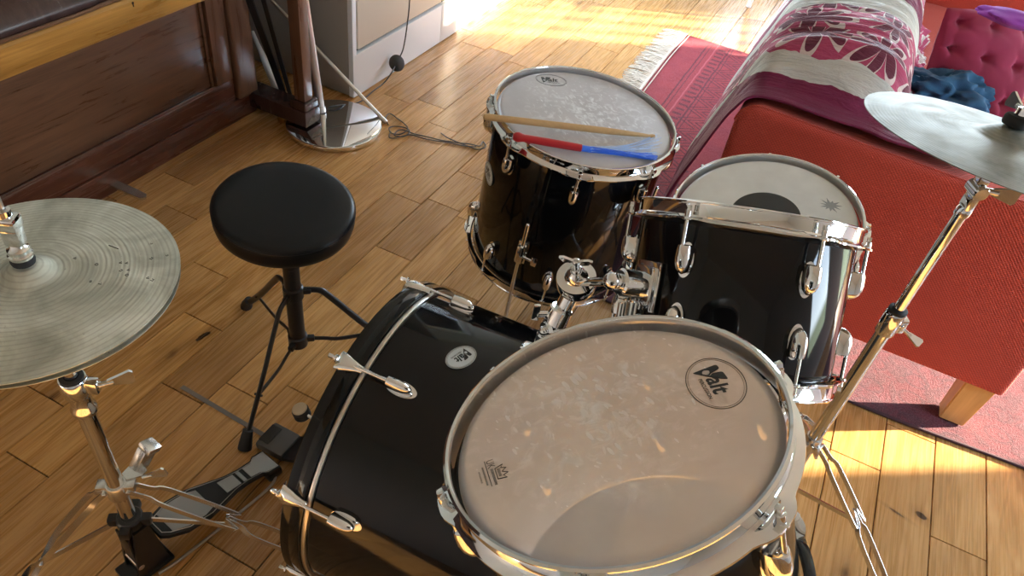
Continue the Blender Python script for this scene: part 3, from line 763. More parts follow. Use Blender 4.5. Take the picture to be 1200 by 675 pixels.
# second arm, under the front tom
xa, ya = tilt(FN).col[0], tilt(FN).col[1]
aa = D(100); na = xa*math.cos(aa)+ya*math.sin(aa); brk = FC-FN*.15+na*RA
bm = newbm(); box(bm, brk+na*.004, (.008, .05, .07), frame(FN, na), .003); cyl(bm, brk+na*.006, brk+na*.045, .019, 28, .003); bk = obj('tom_bracket', bm, M_['chrome'], tomA)
bm = newbm(); b1 = bp(.34, 95, .279); q1 = brk+na*.055; ball(bm, q1, .013); tube(bm, smooth_pts([q1, q1+na*.05, b1+V((0, 0, .12)), b1-V((0, 0, .002))], 6), .010, 16); obj('arm', bm, M_['chrome'], hold)

# ================================================================== CYMBALS, STANDS, STOOL
def cymbal_bm(R, bow=.012, bell=.016, bellr=.034, hole=.006, t=.0011):
    top = []
    for k in range(26):
        u = k/25; r = hole+(R-hole)*u
        if r < bellr: z = bow+bell*math.cos(PI/2*(r/bellr))**.8
        else: z = bow*(1-((r-bellr)/(R-bellr))**1.7)
        top.append((r, z))
    # bell flare
    prof = [(r, z+t) for r, z in top]+[(r, z) for r, z in reversed(top)]
    bm = newbm(); lathe(bm, prof, None, 160, closed=True); return bm
def strip(bm, pts, nrm, w, t=.0014):      # flat steel strip following pts, nrm = direction of its thickness
    pts = [V(p) for p in pts]; rings = []
    for i, p in enumerate(pts):
        d = (pts[min(i+1, len(pts)-1)]-pts[max(i-1, 0)]).normalized(); n_ = V(nrm); n_ = (n_-d*n_.dot(d)).normalized(); s = d.cross(n_)
        rings.append([bm.verts.new(p+s*w/2*a+n_*t/2*b) for a, b in ((-1, -1), (1, -1), (1, 1), (-1, 1))])
    for A, B in zip(rings, rings[1:]):
        for k in range(4): bm.faces.new((A[k], A[(k+1) % 4], B[(k+1) % 4], B[k]))
    bm.faces.new(rings[0][::-1]); bm.faces.new(rings[-1])
def leg_double(root, cx, cy, ang_, z_top, r_foot, z_low, rv=.62, sp=.017, m='zinc', r_top=.020, bulge=0.016, foot=.012):
    """double braced leg: two bent strips from the upper collar to a rubber foot, and a brace from the lower collar"""
    a = D(ang_); d = V((math.cos(a), math.sin(a), 0)); s = V((-d.y, d.x, 0)); c = V((cx, cy, 0))
    def pt(u): return c + d*(r_top+(r_foot-r_top)*u) + V((0, 0, z_top*(1-u)+foot*u))
    offs = [(0, sp*.55), (.10, sp*.60), (.18, sp*1.0), (.52, sp*1.0), (rv-.03, sp*.28), (rv+.05, sp*.28), (rv+.13, sp*.95), (.94, sp*.9), (1, sp*.35)]
    bm = newbm()
    for sg in (1, -1):
        pts = []
        for u, o in offs:
            h = bulge*math.sin(PI*min(1, u*1.4)) if u < .72 else 0
            pts.append(pt(u)+s*o*sg+V((0, 0, h)))
        strip(bm, smooth_pts(pts, 4), s, .011, .0022)
    cyl(bm, pt(rv+.01)-s*.008, pt(rv+.01)+s*.008, .0032, 12, .0005); cyl(bm, pt(0)-s*.013, pt(0)+s*.013, .0035, 12, .0005)
    lg = obj('leg', bm, M_[m], root)
    bm = newbm(); f = pt(1); tube(bm, [pt(.95)+V((0, 0, .002)), f, f+d*.018-V((0, 0, .003))], [.009, .012, .010], 12); obj('rubber_foot', bm, M_['rubber'], lg)
    bm = newbm(); strip(bm, [c+d*.018+V((0, 0, z_low)), pt(rv+.01)], s, .011, .003); obj('brace', bm, M_[m], lg)
def wing(bm, p, out, upv, s=1.0):
    out = V(out).normalized(); upv = V(upv); cyl(bm, p, p+out*.020*s, .0045*s, 14, .0008)
    R3 = frame(out, upv)
    prism(bm, [(-.005*s, 0), (.005*s, 0), (.009*s, .016*s), (.013*s, .030*s), (.009*s, .034*s), (-.009*s, .034*s), (-.013*s, .030*s), (-.009*s, .016*s)][0:8], -.0022*s, .0022*s, mat4(p+out*.012*s, Matrix((R3.col[0], out, R3.col[0].cross(out))).transposed()))

# --- hi-hat
HX, HY, HZ_ = -.797, .403, .744
hs = thing('hi_hat_stand', 'chrome hi-hat stand with a grey panelled foot pedal and flat steel legs', 'cymbal stand', Matrix.Translation((HX, HY, 0)))
zc = .530
bm = newbm(); cyl(bm, (HX, HY, .14), (HX, HY, zc), .0135, 32, .001); obj('lower_tube', bm, M_['chrome'], hs)
bm = newbm(); lathe(bm, [(.0135, 0), (.0175, 0), (.0185, .004), (.0185, .012), (.0155, .018), (.0155, .040), (.0195, .046), (.0205, .058), (.0205, .074), (.0185, .078), (.010, .078)], Matrix.Translation((HX, HY, zc-.055)), 40)
tmpa = V((CR.x, CR.y, 0)).normalized()
box(bm, V((HX, HY, zc))+tmpa*.024+V((0, 0, .008)), (.022, .016, .024), frame((0, 0, 1), tmpa), .003)
cl = obj('height_clamp', bm, M_['chrome'], hs)
bm = newbm(); lathe(bm, [(0, 0), (.0165, 0), (.0165, .005), (.0105, .006), (.0105, .003), (0, .003)], Matrix.Translation((HX, HY, zc+.021)), 32); obj('nylon_bush', bm, M_['rubber'], cl)
bm = newbm(); q = V((HX, HY, zc+.010))+tmpa*.034; dd = (tmpa+V((-tmpa.y, tmpa.x, 0))*.55).normalized(); wing(bm, q, dd, (0, 0, 1), 1.05); obj('wing_screw', bm, M_['chrome'], cl)
bm = newbm(); cyl(bm, (HX, HY, zc), (HX, HY, HZ_-.045), .0095, 24, .001); obj('upper_tube', bm, M_['chrome'], hs)
bm = newbm(); cyl(bm, (HX, HY, HZ_-.050), (HX, HY, HZ_-.040), .022, 32, .002); obj('seat_cup', bm, M_['blackplastic'], hs)
bm = newbm(); cyl(bm, (HX, HY, HZ_-.05), (HX, HY, HZ_+.30), .0032, 14); obj('pull_rod', bm, M_['satin'], hs)
# leg collars
ZT = .275; ZL = .165
bm = newbm(); lathe(bm, [(.0137, 0), (.0172, 0), (.018, .003), (.018, .030), (.0165, .034), (.0137, .034)], Matrix.Translation((HX, HY, ZT-.03)), 36)
for ang_ in (33, 213): 
    d = V((math.cos(D(ang_)), math.sin(D(ang_)), 0)); box(bm, V((HX, HY, ZT-.004))+d*.022, (.018, .020, .016), frame((0, 0, 1), d), .002)
col = obj('leg_collar', bm, M_['zinc'], hs)
bm = newbm(); d = V((math.cos(D(75)), math.sin(D(75)), 0)); prism(bm, [(-.008, 0), (.008, 0), (.018, .022), (.014, .034), (-.006, .034), (-.016, .022)], 0, .003, mat4((HX+d.x*.016, HY+d.y*.016, ZT+.004), frame((0, 0, 1), (d.y, -d.x, 0))))
wing(bm, V((HX, HY, ZT+.006))+V((.030, .030, 0)), (.8, .6, .3), (0, 0, 1), .9); obj('collar_screw', bm, M_['zinc'], hs)
bm = newbm(); q = V((HX+.01, HY+.055, ZT+.02)); box(bm, q, (.020, .030, .048), frame((.3, .5, 1), (1, 0, 0)), .004); box(bm, q+V((.008, .012, .022)), (.028, .028, .014), frame((.3, .5, 1), (1, 0, 0)), .004); box(bm, q+V((0, -.02, -.02)), (.012, .04, .008), None, .002)
obj('spare_clamp', bm, M_['zinc'], hs)
leg_double(hs, HX, HY, 32, ZT-.01, .328, ZL, .50, .0165); leg_double(hs, HX, HY, 224, ZT-.01, .215, ZL, .72, .0165)
bm = newbm(); lathe(bm, [(.0137, 0), (.021, 0), (.023, .004), (.023, .020), (.020, .024), (.0137, .024)], Matrix.Translation((HX, HY, ZL-.014)), 32)
for ang_ in (33, 213, 120, 300):
    d = V((math.cos(D(ang_)), math.sin(D(ang_)), 0)); box(bm, V((HX, HY, ZL-.002))+d*.026, (.022, .018, .020), frame((0, 0, 1), d), .004)
obj('brace_collar', bm, M_['blackmetal'], hs)
# pedal: frame, footboard with grip panels, heel plate, chain and base rod
pd = V((.195, .98, 0)).normalized(); ps = V((pd.y, -pd.x, 0)); base = V((HX, HY, 0))
bm = newbm()
tmp = bmesh.new()
for sgn in (1, -1):
    prism(tmp, [(-.030, .002), (.036, .002), (.030, .030), (.018, .150), (-.012, .150), (-.028, .040)], sgn*.022-.003, sgn*.022+.003)
merge(bm, tmp, mat4(base, Matrix((pd, V((0, 0, 1)), -ps)).transposed()))
box(bm, base+V((0, 0, .008))-pd*.005, (.090, .060, .010), frame((0, 0, 1), pd).copy(), .004)
box(bm, base-pd*.022+V((0, 0, .075)), (.004, .040, .12), frame((0, 0, 1), pd), .001)
pf = obj('pedal_frame', bm, M_['blackmetal'], hs)
bm = newbm(); cyl(bm, base-pd*.02-ps*.026+V((0, 0, .045)), base-pd*.02+ps*.026+V((0, 0, .045)), .006, 18, .001); obj('hinge_pin', bm, M_['satin'], pf)
bm = newbm()
for k in range(9):
    c = base+pd*.012+V((0, 0, .145-.011*k)); R3 = frame((0, 0, 1), pd if k % 2 else ps); tmp = bmesh.new()
    pts = [V((.005*math.cos(a), 0, .007*math.sin(a))) for a in [2*PI*j/10 for j in range(10)]]; tube(tmp, pts, .0018, 6, closed=True); merge(bm, tmp, mat4(c, R3))
obj('chain', bm, M_['zinc'], hs)
def board(w0, w1, u0, u1, z, pts=None): pass
toe = base+pd*.030+V((0, 0, .085)); heel = base+pd*.298+V((0, 0, .030)); bd = (heel-toe).normalized(); bn = ps.cross(bd); bn = bn if bn.z > 0 else -bn
LB = (heel-toe).length; MBd = mat4(toe, Matrix((bd, bn.cross(bd), bn)).transposed())
outl = [(0, -.020), (.012, -.030), (.045, -.043), (.095, -.043), (.125, -.036), (.17, -.024), (.20, -.021), (.235, -.023), (.245, -.030), (LB, -.030)]
outl = outl+[(x, -y) for x, y in reversed(outl)]
bm = newbm(); prism(bm, outl, -.006, .003, MBd); fb = obj('footboard', bm, M_['blackmetal'], hs, ang=20)
def rim(poly, w=.0022):
    bm = newbm(); P = [MBd @ V((x, y, .0036)) for x, y in poly]; tube(bm, P, w/2, 6, closed=True); return bm
def panel(poly, mt='alu', nm='grip_panel'):
    bm = newbm(); prism(bm, poly, .003, .0046, MBd); obj(nm, bm, M_[mt], fb, ang=20)
panel([(.022, -.026), (.050, -.035), (.088, -.035), (.108, -.028), (.108, .028), (.088, .035), (.050, .035), (.022, .026)])
panel([(.150, -.017), (.185, -.0150), (.185, .0150), (.150, .017)])
panel([(.192, -.0150), (.200, -.0150), (.200, .0150), (.192, .0150)])
panel([(.210, -.0150), (.232, -.016), (.240, -.024), (LB-.004, -.025), (LB-.004, .025), (.240, .024), (.232, .016), (.210, .0150)])
bm = rim([(x+(.006 if x < .1 else 0) - (.003 if x > .26 else 0), y*(1-.0045/abs(y))) for x, y in outl], .0018); obj('trim_line', bm, M_['satin'], fb)
bm = newbm(); h2 = heel-pd*.012; box(bm, V((h2.x, h2.y, .0125)), (.034, .058, .022), frame((0, 0, 1), pd), .004); obj('heel_plate', bm, M_['blackmetal'], hs)
bm = newbm(); tube(bm, smooth_pts([base+ps*.035+V((0, 0, .006)), base+ps*.040+pd*.05+V((0, 0, .005)), base+ps*.040+pd*.24+V((0, 0, .005)), base+ps*.028+pd*.285+V((0, 0, .006))], 5), .0032, 10); obj('base_rod', bm, M_['satin'], hs)
# cymbals and clutch
hn = V((-.0208, -.0117, 1)).normalized()
bm = cymbal_bm(.178); ht = obj('hi_hat_cymbal', bm, M_['cymbal'], None, ang=60); ht.matrix_basis = mat4((HX, HY, HZ_), frame(hn, (1, 0, 0)))
tag(ht, 'upper lathed hi-hat cymbal with worn ink marks, clutch and rod through its bell', 'cymbal', 'hi-hat cymbals')
# worn ink marks on the bow, a child of the cymbal
bm = newbm(); rr = random.Random(4)
for px, py, s in [(134, 294, 7), (90, 308, 4), (115, 315, 4), (143, 312, 4), (150, 312, 4), (143, 321, 4), (152, 320, 4), (150, 326, 4), (119, 337, 4), (108, 335, 3), (178, 287, 3), (178, 305, 4), (174, 328, 4), (179, 330, 4), (196, 300, 3)]:
    o = onplane(px, py, 2, HZ_+.006); w_ = s*.0011
    r_ = (o-V((HX, HY, o.z))).length
    zz = HZ_+.012*(1-(max(0, r_-.034)/(.178-.034))**1.7)+.0016+.0208*(o.x-HX)+.0117*(o.y-HY)
    if s == 7: P = [V((-w_*1.0, 0, 0)), V((w_*1.0, .0015, 0))]; tube(bm, [V((o.x, o.y, zz))+p for p in P], .0007, 5)
    else: 
        n_ = rr.randint(3, 5); P = [V((o.x+math.cos(6.28*k/n_+s)*w_*.5, o.y+math.sin(6.28*k/n_+s)*w_*.5, zz)) for k in range(n_)]; tube(bm, P, .00045, 5, closed=rr.random() < .6)
obj('ink_marks', bm, M_['wornink'], ht)
bm = cymbal_bm(.1765, .010); bm.transform(Matrix.Scale(-1, 4, V((0, 0, 1)))); hb = obj('hi_hat_cymbal', bm, M_['cymbal'], None, ang=60); hb.location = (HX, HY, HZ_-.0065)
tag(hb, 'lower hi-hat cymbal, almost hidden under the upper one', 'cymbal', 'hi-hat cymbals')
zb = HZ_+.0305
ct = thing('hi_hat_clutch', 'chrome clutch with a side screw gripping the rod above the hi-hat cymbal', 'clutch', mat4((HX, HY, zb)))
bm = newbm(); lathe(bm, [(.004, 0), (.0135, 0), (.0145, .004), (.0135, .009), (.004, .010)], mat4((HX, HY, zb)), 32); obj('felt_washer', bm, M_['felt'], ct)
bm = newbm(); lathe(bm, [(.004, 0), (.0135, 0), (.0145, .002), (.0145, .005), (.0120, .0065), (.0135, .009), (.0130, .013), (.0095, .016), (.0075, .022), (.004, .022)], mat4((HX, HY, zb+.0095)), 32); obj('lock_nut', bm, M_['chrome'], ct)
bm = newbm(); d2 = V((-CR.x, -CR.y, 0)).normalized(); R3 = frame((0, 0, 1), d2)
box(bm, V((HX, HY, zb+.045))-d2*.001, (.021, .018, .030), R3, .004); box(bm, V((HX, HY, zb+.064)), (.026, .022, .018), R3, .003); lathe(bm, [(.004, 0), (.009, 0), (.0085, .010), (.004, .011)], mat4((HX, HY, zb+.072)), 24); bd_ = obj('body', bm, M_['chrome'], ct)
bm = newbm(); q = V((HX, HY, zb+.062))+d2*.012; cyl(bm, q, q+d2*.030, .0062, 20, .001); box(bm, q+d2*.040, (.008, .020, .020), frame(d2), .003); obj('wing_screw', bm, M_['chrome'], bd_)

# --- crash cymbal and its stand
CX, CY, CZ = .2824, 1.2077, .958
cn = V((.0217, .1661, 1)).normalized()
cc_ = V((CX, CY, CZ))
bm = cymbal_bm(.203, .014, .018, .042); cr_ = obj('crash_cymbal', bm, M_['crash'], None, ang=60); cr_.matrix_basis = mat4(cc_, frame(cn, (1, 0, 0)))
tag(cr_, 'big tilted cymbal above the red sofa arm, cut by the right edge', 'cymbal')
ctop = cc_+cn*.033
cs = thing('cymbal_stand', 'straight chrome cymbal stand on double-braced legs in front of the red sofa', 'cymbal stand', mat4((CX+.004, CY, 0)))
SX, SY = CX+.004, CY
bm = newbm(); cyl(bm, (SX, SY, .06), (SX, SY, .585), .0135, 32, .001); obj('lower_tube', bm, M_['chrome'], cs)
bm = newbm(); lathe(bm, [(.0135, 0), (.0165, 0), (.0178, .004), (.0178, .046), (.0160, .052), (.011, .052)], mat4((SX, SY, .568)), 36); sd_ = V((CR.x, CR.y, 0)).normalized()
box(bm, V((SX, SY, .592))+sd_*.018, (.018, .022, .032), frame((0, 0, 1), sd_), .003); cl = obj('height_clamp', bm, M_['chrome'], cs)
bm = newbm(); lathe(bm, [(.010, 0), (.0165, 0), (.0165, .006), (.010, .010)], mat4((SX, SY, .620)), 32); obj('nylon_bush', bm, M_['rubber'], cl)
bm = newbm(); wing(bm, V((SX, SY, .592))-V((sd_.y*-1, sd_.x, 0))*.016+sd_*.02, (sd_.x*.6+sd_.y*.6, sd_.y*.6-sd_.x*.6, -.2), sd_, .8); obj('wing_screw', bm, M_['chrome'], cl)
bm = newbm(); cyl(bm, (SX, SY, .58), (SX, SY, .845), .0098, 28, .001); obj('upper_tube', bm, M_['chrome'], cs)
bm = newbm(); lathe(bm, [(.0098, 0), (.0120, .001), (.0125, .012), (.0105, .018), (0, .018)], mat4((SX, SY, .835)), 28)
R3 = frame((0, 0, 1), sd_); perp = V((-sd_.y, sd_.x, 0))
box(bm, (SX, SY, .868), (.014, .024, .040), R3, .004); cyl(bm, V((SX, SY, .884))-perp*.016, V((SX, SY, .884))+perp*.016, .0125, 28, .002)
tl = obj('tilter', bm, M_['chrome'], cs)
bm = newbm(); q = V((SX, SY, .884)); cyl(bm, q, cc_-cn*.012, .0062, 18); box(bm, q.lerp(cc_, .35), (.018, .016, .03), frame(cn, sd_), .003); obj('tilter_arm', bm, M_['chrome'], tl)
bm = newbm(); q = V((SX, SY, .884))+sd_*.010; wing(bm, q, sd_*.95-perp*.2, (0, 0, 1), 1.15); obj('wing_screw', bm, M_['chrome'], tl)
bm = newbm(); cyl(bm, cc_-cn*.014, ctop+cn*.048, .0032, 12); obj('threaded_rod', bm, M_['satin'], cs)
bm = newbm(); lathe(bm, [(.0036, 0), (.018, 0), (.0195, .003), (.0195, .012), (.0175, .015), (.0036, .0155)], mat4(ctop+cn*.001, frame(cn)), 36); obj('felt', bm, M_['felt'], cs)
bm = newbm(); lathe(bm, [(.0036, 0), (.010, 0), (.010, .010), (.0036, .011)], mat4(ctop+cn*.018, frame(cn)), 24); wing(bm, ctop+cn*.024, (-sd_.y, sd_.x, 0), cn, .9); wing(bm, ctop+cn*.024, (sd_.y, -sd_.x, 0), cn, .9); obj('wing_nut', bm, M_['chrome'], cs)
bm = newbm(); lathe(bm, [(.0137, 0), (.0172, 0), (.018, .003), (.018, .032), (.0165, .036), (.0137, .036)], mat4((SX, SY, .215)), 36); obj('leg_collar', bm, M_['zinc'], cs)
bm = newbm(); wing(bm, V((SX, SY, .240))+V((.0, -.016, 0)), (.3, -1, .4), (0, 0, 1), .9); obj('collar_screw', bm, M_['chrome'], cs)
bm = newbm(); lathe(bm, [(.0137, 0), (.0172, 0), (.018, .003), (.018, .018), (.0137, .020)], mat4((SX, SY, .072)), 36); obj('brace_collar', bm, M_['zinc'], cs)
for ang_ in (-24, 96, 216): leg_double(cs, SX, SY, ang_, .235, .30, .082, .46, .0165)

# --- snare stand
NB = NC-NN*.150; nx_, ny_ = NB.x+.012, NB.y+.01
ns = thing('snare_stand', 'low chrome tripod stand cradling the white-headed snare drum', 'drum stand', mat4((nx_, ny_, 0)))
bm = newbm(); cyl(bm, (nx_, ny_, .05), (nx_, ny_, .30), .0127, 28, .001); obj('lower_tube', bm, M_['chrome'], ns)
bm = newbm(); cyl(bm, (nx_, ny_, .28), (nx_, ny_, .405), .0095, 24, .001); obj('upper_tube', bm, M_['chrome'], ns)
bm = newbm(); cyl(bm, (nx_, ny_, .27), (nx_, ny_, .315), .017, 28, .003); wing(bm, V((nx_+.014, ny_, .292)), (1, -.3, 0), (0, 0, 1), .8); obj('height_clamp', bm, M_['chrome'], ns)
hubp = V((nx_, ny_, .412))
bm = newbm(); cyl(bm, hubp-NN*.018, hubp+NN*.012, .020, 28, .003); hub = obj('basket_hub', bm, M_['chrome'], ns)
for ang_ in (80, 200, 320):
    a = D(ang_); d = tilt(NN).col[0]*math.cos(a)+tilt(NN).col[1]*math.sin(a); e = NB+d*.202
    bm = newbm(); strip(bm, smooth_pts([hubp+d*.012, hubp.lerp(e, .5)-NN*.012, e-NN*.012], 5), NN, .014, .004); obj('basket_arm', bm, M_['chrome'], hub)
    bm = newbm(); tube(bm, smooth_pts([e-NN*.016-d*.006, e+NN*.004+d*.002, e+NN*.016-d*.002], 5), .0065, 12); obj('rubber_tip', bm, M_['rubber'], hub)
bm = newbm(); cyl(bm, (nx_, ny_, .175), (nx_, ny_, .205), .0168, 28, .002); cyl(bm, (nx_, ny_, .066), (nx_, ny_, .084), .0160, 28, .002); obj('leg_collar', bm, M_['zinc'], ns)
for ang_ in (75, 195, 315): leg_double(ns, nx_, ny_, ang_, .19, .205, .075, .50, .013)

# --- drum stool
TX, TY, TZ = -.872, .962, .497
st = thing('drum_stool', 'round black padded drum stool on a black folding tripod', 'stool', mat4((TX, TY, 0)))
bm = newbm(); sn = V((.0965, -.0335, 1)).normalized(); Ms = mat4((TX, TY, TZ), frame(sn, (1, 0, 0)))
lathe(bm, [(0, -.050), (.120, -.050), (.134, -.048), (.1405, -.042), (.1430, -.030), (.1440, -.012), (.1425, -.002), (.1385, .0035), (.130, .0065), (.10, .0085), (.05, .009), (0, .009)], Ms, 96); seat = obj('seat', bm, M_['vinyl'], st, ang=60)
bm = newbm(); tube(bm, [Ms @ V((.1425*math.cos(a), .1425*math.sin(a), -.004)) for a in [2*PI*k/90 for k in range(90)]], .0016, 6, closed=True); obj('piping', bm, M_['vinyl'], seat)
bm = newbm(); cyl(bm, (TX, TY, TZ-.052), (TX, TY, .20), .0125, 24, .001); bp_ = obj('post', bm, M_['blackmetal'], st)
bm = newbm(); cyl(bm, (TX, TY, .355), (TX, TY, .08), .0185, 28, .001); cyl(bm, (TX, TY, .37), (TX, TY, .33), .0205, 28, .003); obj('outer_tube', bm, M_['blackmetal'], st)
ca = D(168); cd_ = V((math.cos(ca), math.sin(ca), 0))
bm = newbm(); cyl(bm, V((TX, TY, .350))+cd_*.018, V((TX, TY, .350))+cd_*.046, .0045, 14, .001); box(bm, V((TX, TY, .350))+cd_*.044, (.007, .022, .008), frame(cd_, (0, 0, 1)), .002); obj('height_screw', bm, M_['satin'], st)
bm = newbm(); bm.free()
for z in (.255, .098):
    bm = newbm(); cyl(bm, (TX, TY, z+.016), (TX, TY, z-.018), .023, 28, .003)
    for ang_ in (160, 281, 40):
        d = V((math.cos(D(ang_)), math.sin(D(ang_)), 0)); box(bm, V((TX, TY, z))+d*.028, (.022, .014, .014), frame((0, 0, 1), d), .003)
    obj('collar', bm, M_['blackmetal'], st)
for ang_ in (160, 281, 40):
    a = D(ang_); d = V((math.cos(a), math.sin(a), 0)); c = V((TX, TY, 0)); s = V((-d.y, d.x, 0))
    ft = c+d*.258+V((0, 0, .014))
    bm = newbm(); tube(bm, smooth_pts([c+d*.030+V((0, 0, .257)), c+d*.060+V((0, 0, .252)), c+d*.085+V((0, 0, .225)), c+d*.165+V((0, 0, .122)), ft], 5), .0085, 12, flat=(.55, 1, s)); lg = obj('leg', bm, M_['blackmetal'], st)
    bm = newbm(); j = (c+d*.185+V((0, 0, .098))); tube(bm, smooth_pts([c+d*.028+V((0, 0, .097)), c+d*.06+V((0, 0, .094)), c+d*.10+V((0, 0, .088)), j-V((0,0,.0))], 4), .0062, 10, flat=(.5, 1, s)); cyl(bm, j-s*.009, j+s*.009, .003, 10); obj('brace', bm, M_['blackmetal'], lg)
    bm = newbm(); tube(bm, [ft+V((0, 0, .026))-d*.016, ft, ft+d*.006-V((0, 0, .013))], [.0115, .0145, .0155], 16); obj('rubber_foot', bm, M_['rubber'], lg)

# --- bass drum pedal with its beater
bpd = thing('bass_drum_pedal', 'black bass drum pedal whose round felt beater stands beside the hoop', 'pedal', mat4((-.60, .72, 0)))
PY = .748
bm = newbm(); bx(bm, (-.600, PY-.045, .003), (-.515, PY+.045, .016), .003); bx(bm, (-.605, PY-.052, .010), (-.585, PY-.042, .165), .003); bx(bm, (-.605, PY+.042, .010), (-.585, PY+.052, .165), .003); cyl(bm, (-.595, PY-.055, .165), (-.595, PY+.055, .165), .008, 20, .001); obj('frame', bm, M_['blackmetal'], bpd)
bm = newbm(); prism(bm, [(-.728, .020), (-.615, .075), (-.612, .068), (-.725, .012)], -.034, .034, mat4((0, PY, 0), Matrix((V((1, 0, 0)), V((0, 0, 1)), V((0, -1, 0)))).transposed())); obj('footboard', bm, M_['blackmetal'], bpd)
bm = newbm(); bx(bm, (-.800, PY-.034, .003), (-.728, PY+.034, .026), .006); hp = obj('heel_plate', bm, M_['greyplastic'], bpd)
bm = newbm(); bx(bm, (-.798, PY-.024, .0262), (-.772, PY+.024, .0285), .001); obj('tread', bm, M_['blackplastic'], hp)
bt = onplane(352, 481, 1, PY-.01)
bm = newbm(); cyl(bm, (-.595, PY-.005, .165), bt, .0032, 12); obj('beater_rod', bm, M_['satin'], bpd)
bnn = V((-.15, -.15, .95)).normalized()
bm = newbm(); cyl(bm, bt-bnn*.020, bt+bnn*.004, .0175, 36, .003); bo = obj('beater', bm, M_['felt'], bpd)
bm = newbm(); cyl(bm, bt+bnn*.0041, bt+bnn*.0085, .0158, 36, .002); obj('felt_face', bm, M_['cream_felt'], bo)

# ================================================================== FURNITURE
# --- piano
pi_ = thing('upright_piano', 'dark brown upright piano with a worn honey-coloured key slip', 'piano', mat4((-1.97, .6, 0)))
PY0, PY1 = -.15, 1.84
XB = RX0+.03
bm = newbm(); bx(bm, (XB, PY1, .03), (-1.80, PY1+.03, 1.20), .004); bx(bm, (XB, PY0-.03, .03), (-1.80, PY0, 1.20), .004); bx(bm, (XB, PY0, .03), (XB+.02, PY1, 1.20)); bx(bm, (XB-.0, PY0-.04, 1.20), (-1.78, PY1+.04, 1.225), .006); bx(bm, (-1.86, PY0, .76), (-1.84, PY1, 1.20), .003); obj('case', bm, M_['piano_dark'], pi_)
bm = newbm(); bx(bm, (-1.80, PY0, .0), (-1.770, PY1+.02, .078), .003); obj('plinth', bm, M_['piano_red'], pi_)
bm = newbm(); bx(bm, (-1.80, PY0, .079), (-1.776, PY1-.07, .160), .003); obj('bottom_rail', bm, M_['piano_red'], pi_)
bm = newbm(); bx(bm, (-1.815, PY0+.06, .158), (-1.792, 1.692, .60), .002); obj('lower_panel', bm, M_['piano'], pi_)
bm = newbm(); 
for y0, y1 in ((PY0+.07, 1.688),):
    prism(bm, [(y0, 0), (y1, 0), (y1, .010), (y0, .010)], 0, .010, mat4((-1.788, 0, .158), Matrix((V((0, 1, 0)), V((.5, 0, -1)).normalized(), V((1, 0, .5)).normalized())).transposed()))
bx(bm, (-1.793, 1.678, .16), (-1.784, 1.690, .60), .003); obj('panel_moulding', bm, M_['piano'], pi_)
bm = newbm(); bx(bm, (-1.80, 1.694, .158), (-1.774, 1.770, .60), .003); obj('stile', bm, M_['piano_v'], pi_)
bm = newbm(); bx(bm, (-1.80, 1.773, .079), (-1.757, PY1+.028, .60), .014, 4); obj('pilaster', bm, M_['piano_v'], pi_)
bm = newbm(); bx(bm, (-1.86, PY0-.03, .598), (-1.515, PY1+.05, .640), .004); obj('keybed', bm, M_['piano'], pi_)
bm = newbm()
ks = [(-1.512, .602), (-1.500, .606), (-1.497, .612), (-1.497, .668), (-1.503, .676), (-1.530, .676), (-1.530, .602)]
prism(bm, [(x, z) for x, z in ks], PY0, PY1+.02, mat4((0, 0, 0), Matrix((V((1, 0, 0)), V((0, 0, 1)), V((0, -1, 0)))).transposed()) @ Matrix.Scale(-1, 4, V((0, 0, 1)))); ksl = obj('key_slip', bm, M_['honey'], pi_)
bm = newbm(); kp = onplane(156, 5, 0, -1.4965); cyl(bm, kp+V((-.001, 0, .003)), kp+V((.0008, 0, .003)), .0028, 14); bx(bm, kp+V((-.001, -.0011, -.006)), kp+V((.0008, .0011, .003))); obj('keyhole', bm, M_['dark'], ksl)
bm = newbm(); fp = [(-1.505, .678), (-1.508, .700), (-1.525, .728), (-1.550, .742), (-1.60, .750), (-1.84, .765), (-1.86, .765), (-1.86, .64), (-1.53, .64)]
prism(bm, [(x, z) for x, z in fp], PY0, PY1+.02, Matrix(((1, 0, 0, 0), (0, 0, 1, 0), (0, 1, 0, 0), (0, 0, 0, 1)))); obj('fallboard', bm, M_['piano_dark'], pi_, ang=50)
bm = newbm(); tube(bm, smooth_pts([(-1.500, y, .679+.0025*math.sin(y*2.2)+(.004 if y > 1.12 else 0)) for y in [PY0, .3, .7, .95, 1.08, 1.16, 1.3, 1.6, PY1]], 5), .0045, 8); obj('lid_edge', bm, M_['piano'], pi_)
# leg and toe block
lx, ly = -1.560, 1.868
bm = newbm(); bx(bm, (lx-.022, ly-.022, .10), (lx+.022, ly+.022, .60), .003); obj('leg', bm, M_['piano_v'], pi_)
bm = newbm(); bx(bm, (lx-.036, ly-.036, .085), (lx+.034, ly+.036, .118), .008, 3); bx(bm, (-1.80, ly-.040, .030), (lx+.036, ly+.040, .087), .004); tb = obj('toe_block', bm, M_['piano_dark'], pi_)
bm = newbm(); cyl(bm, (lx-.085, ly-.030, .015), (lx-.085, ly-.006, .015), .015, 20, .002); obj('castor', bm, M_['brass'], tb)
for i, (a, b) in enumerate((((137, 216), (177, 227)),)):
    A = at(140, 214, .045); B = at(175, 226, .035)
    bm = newbm(); dpx = V((1, -.0, 0)); yy = A.y; prism(bm, [(-1.80, -.014), (-1.69, -.015), (-1.652, -.013), (-1.642, 0), (-1.652, .013), (-1.69, .015), (-1.80, .014)], .026, .034, mat4((0, yy, .0))); obj('piano_pedal', bm, M_['zinc'], pi_)

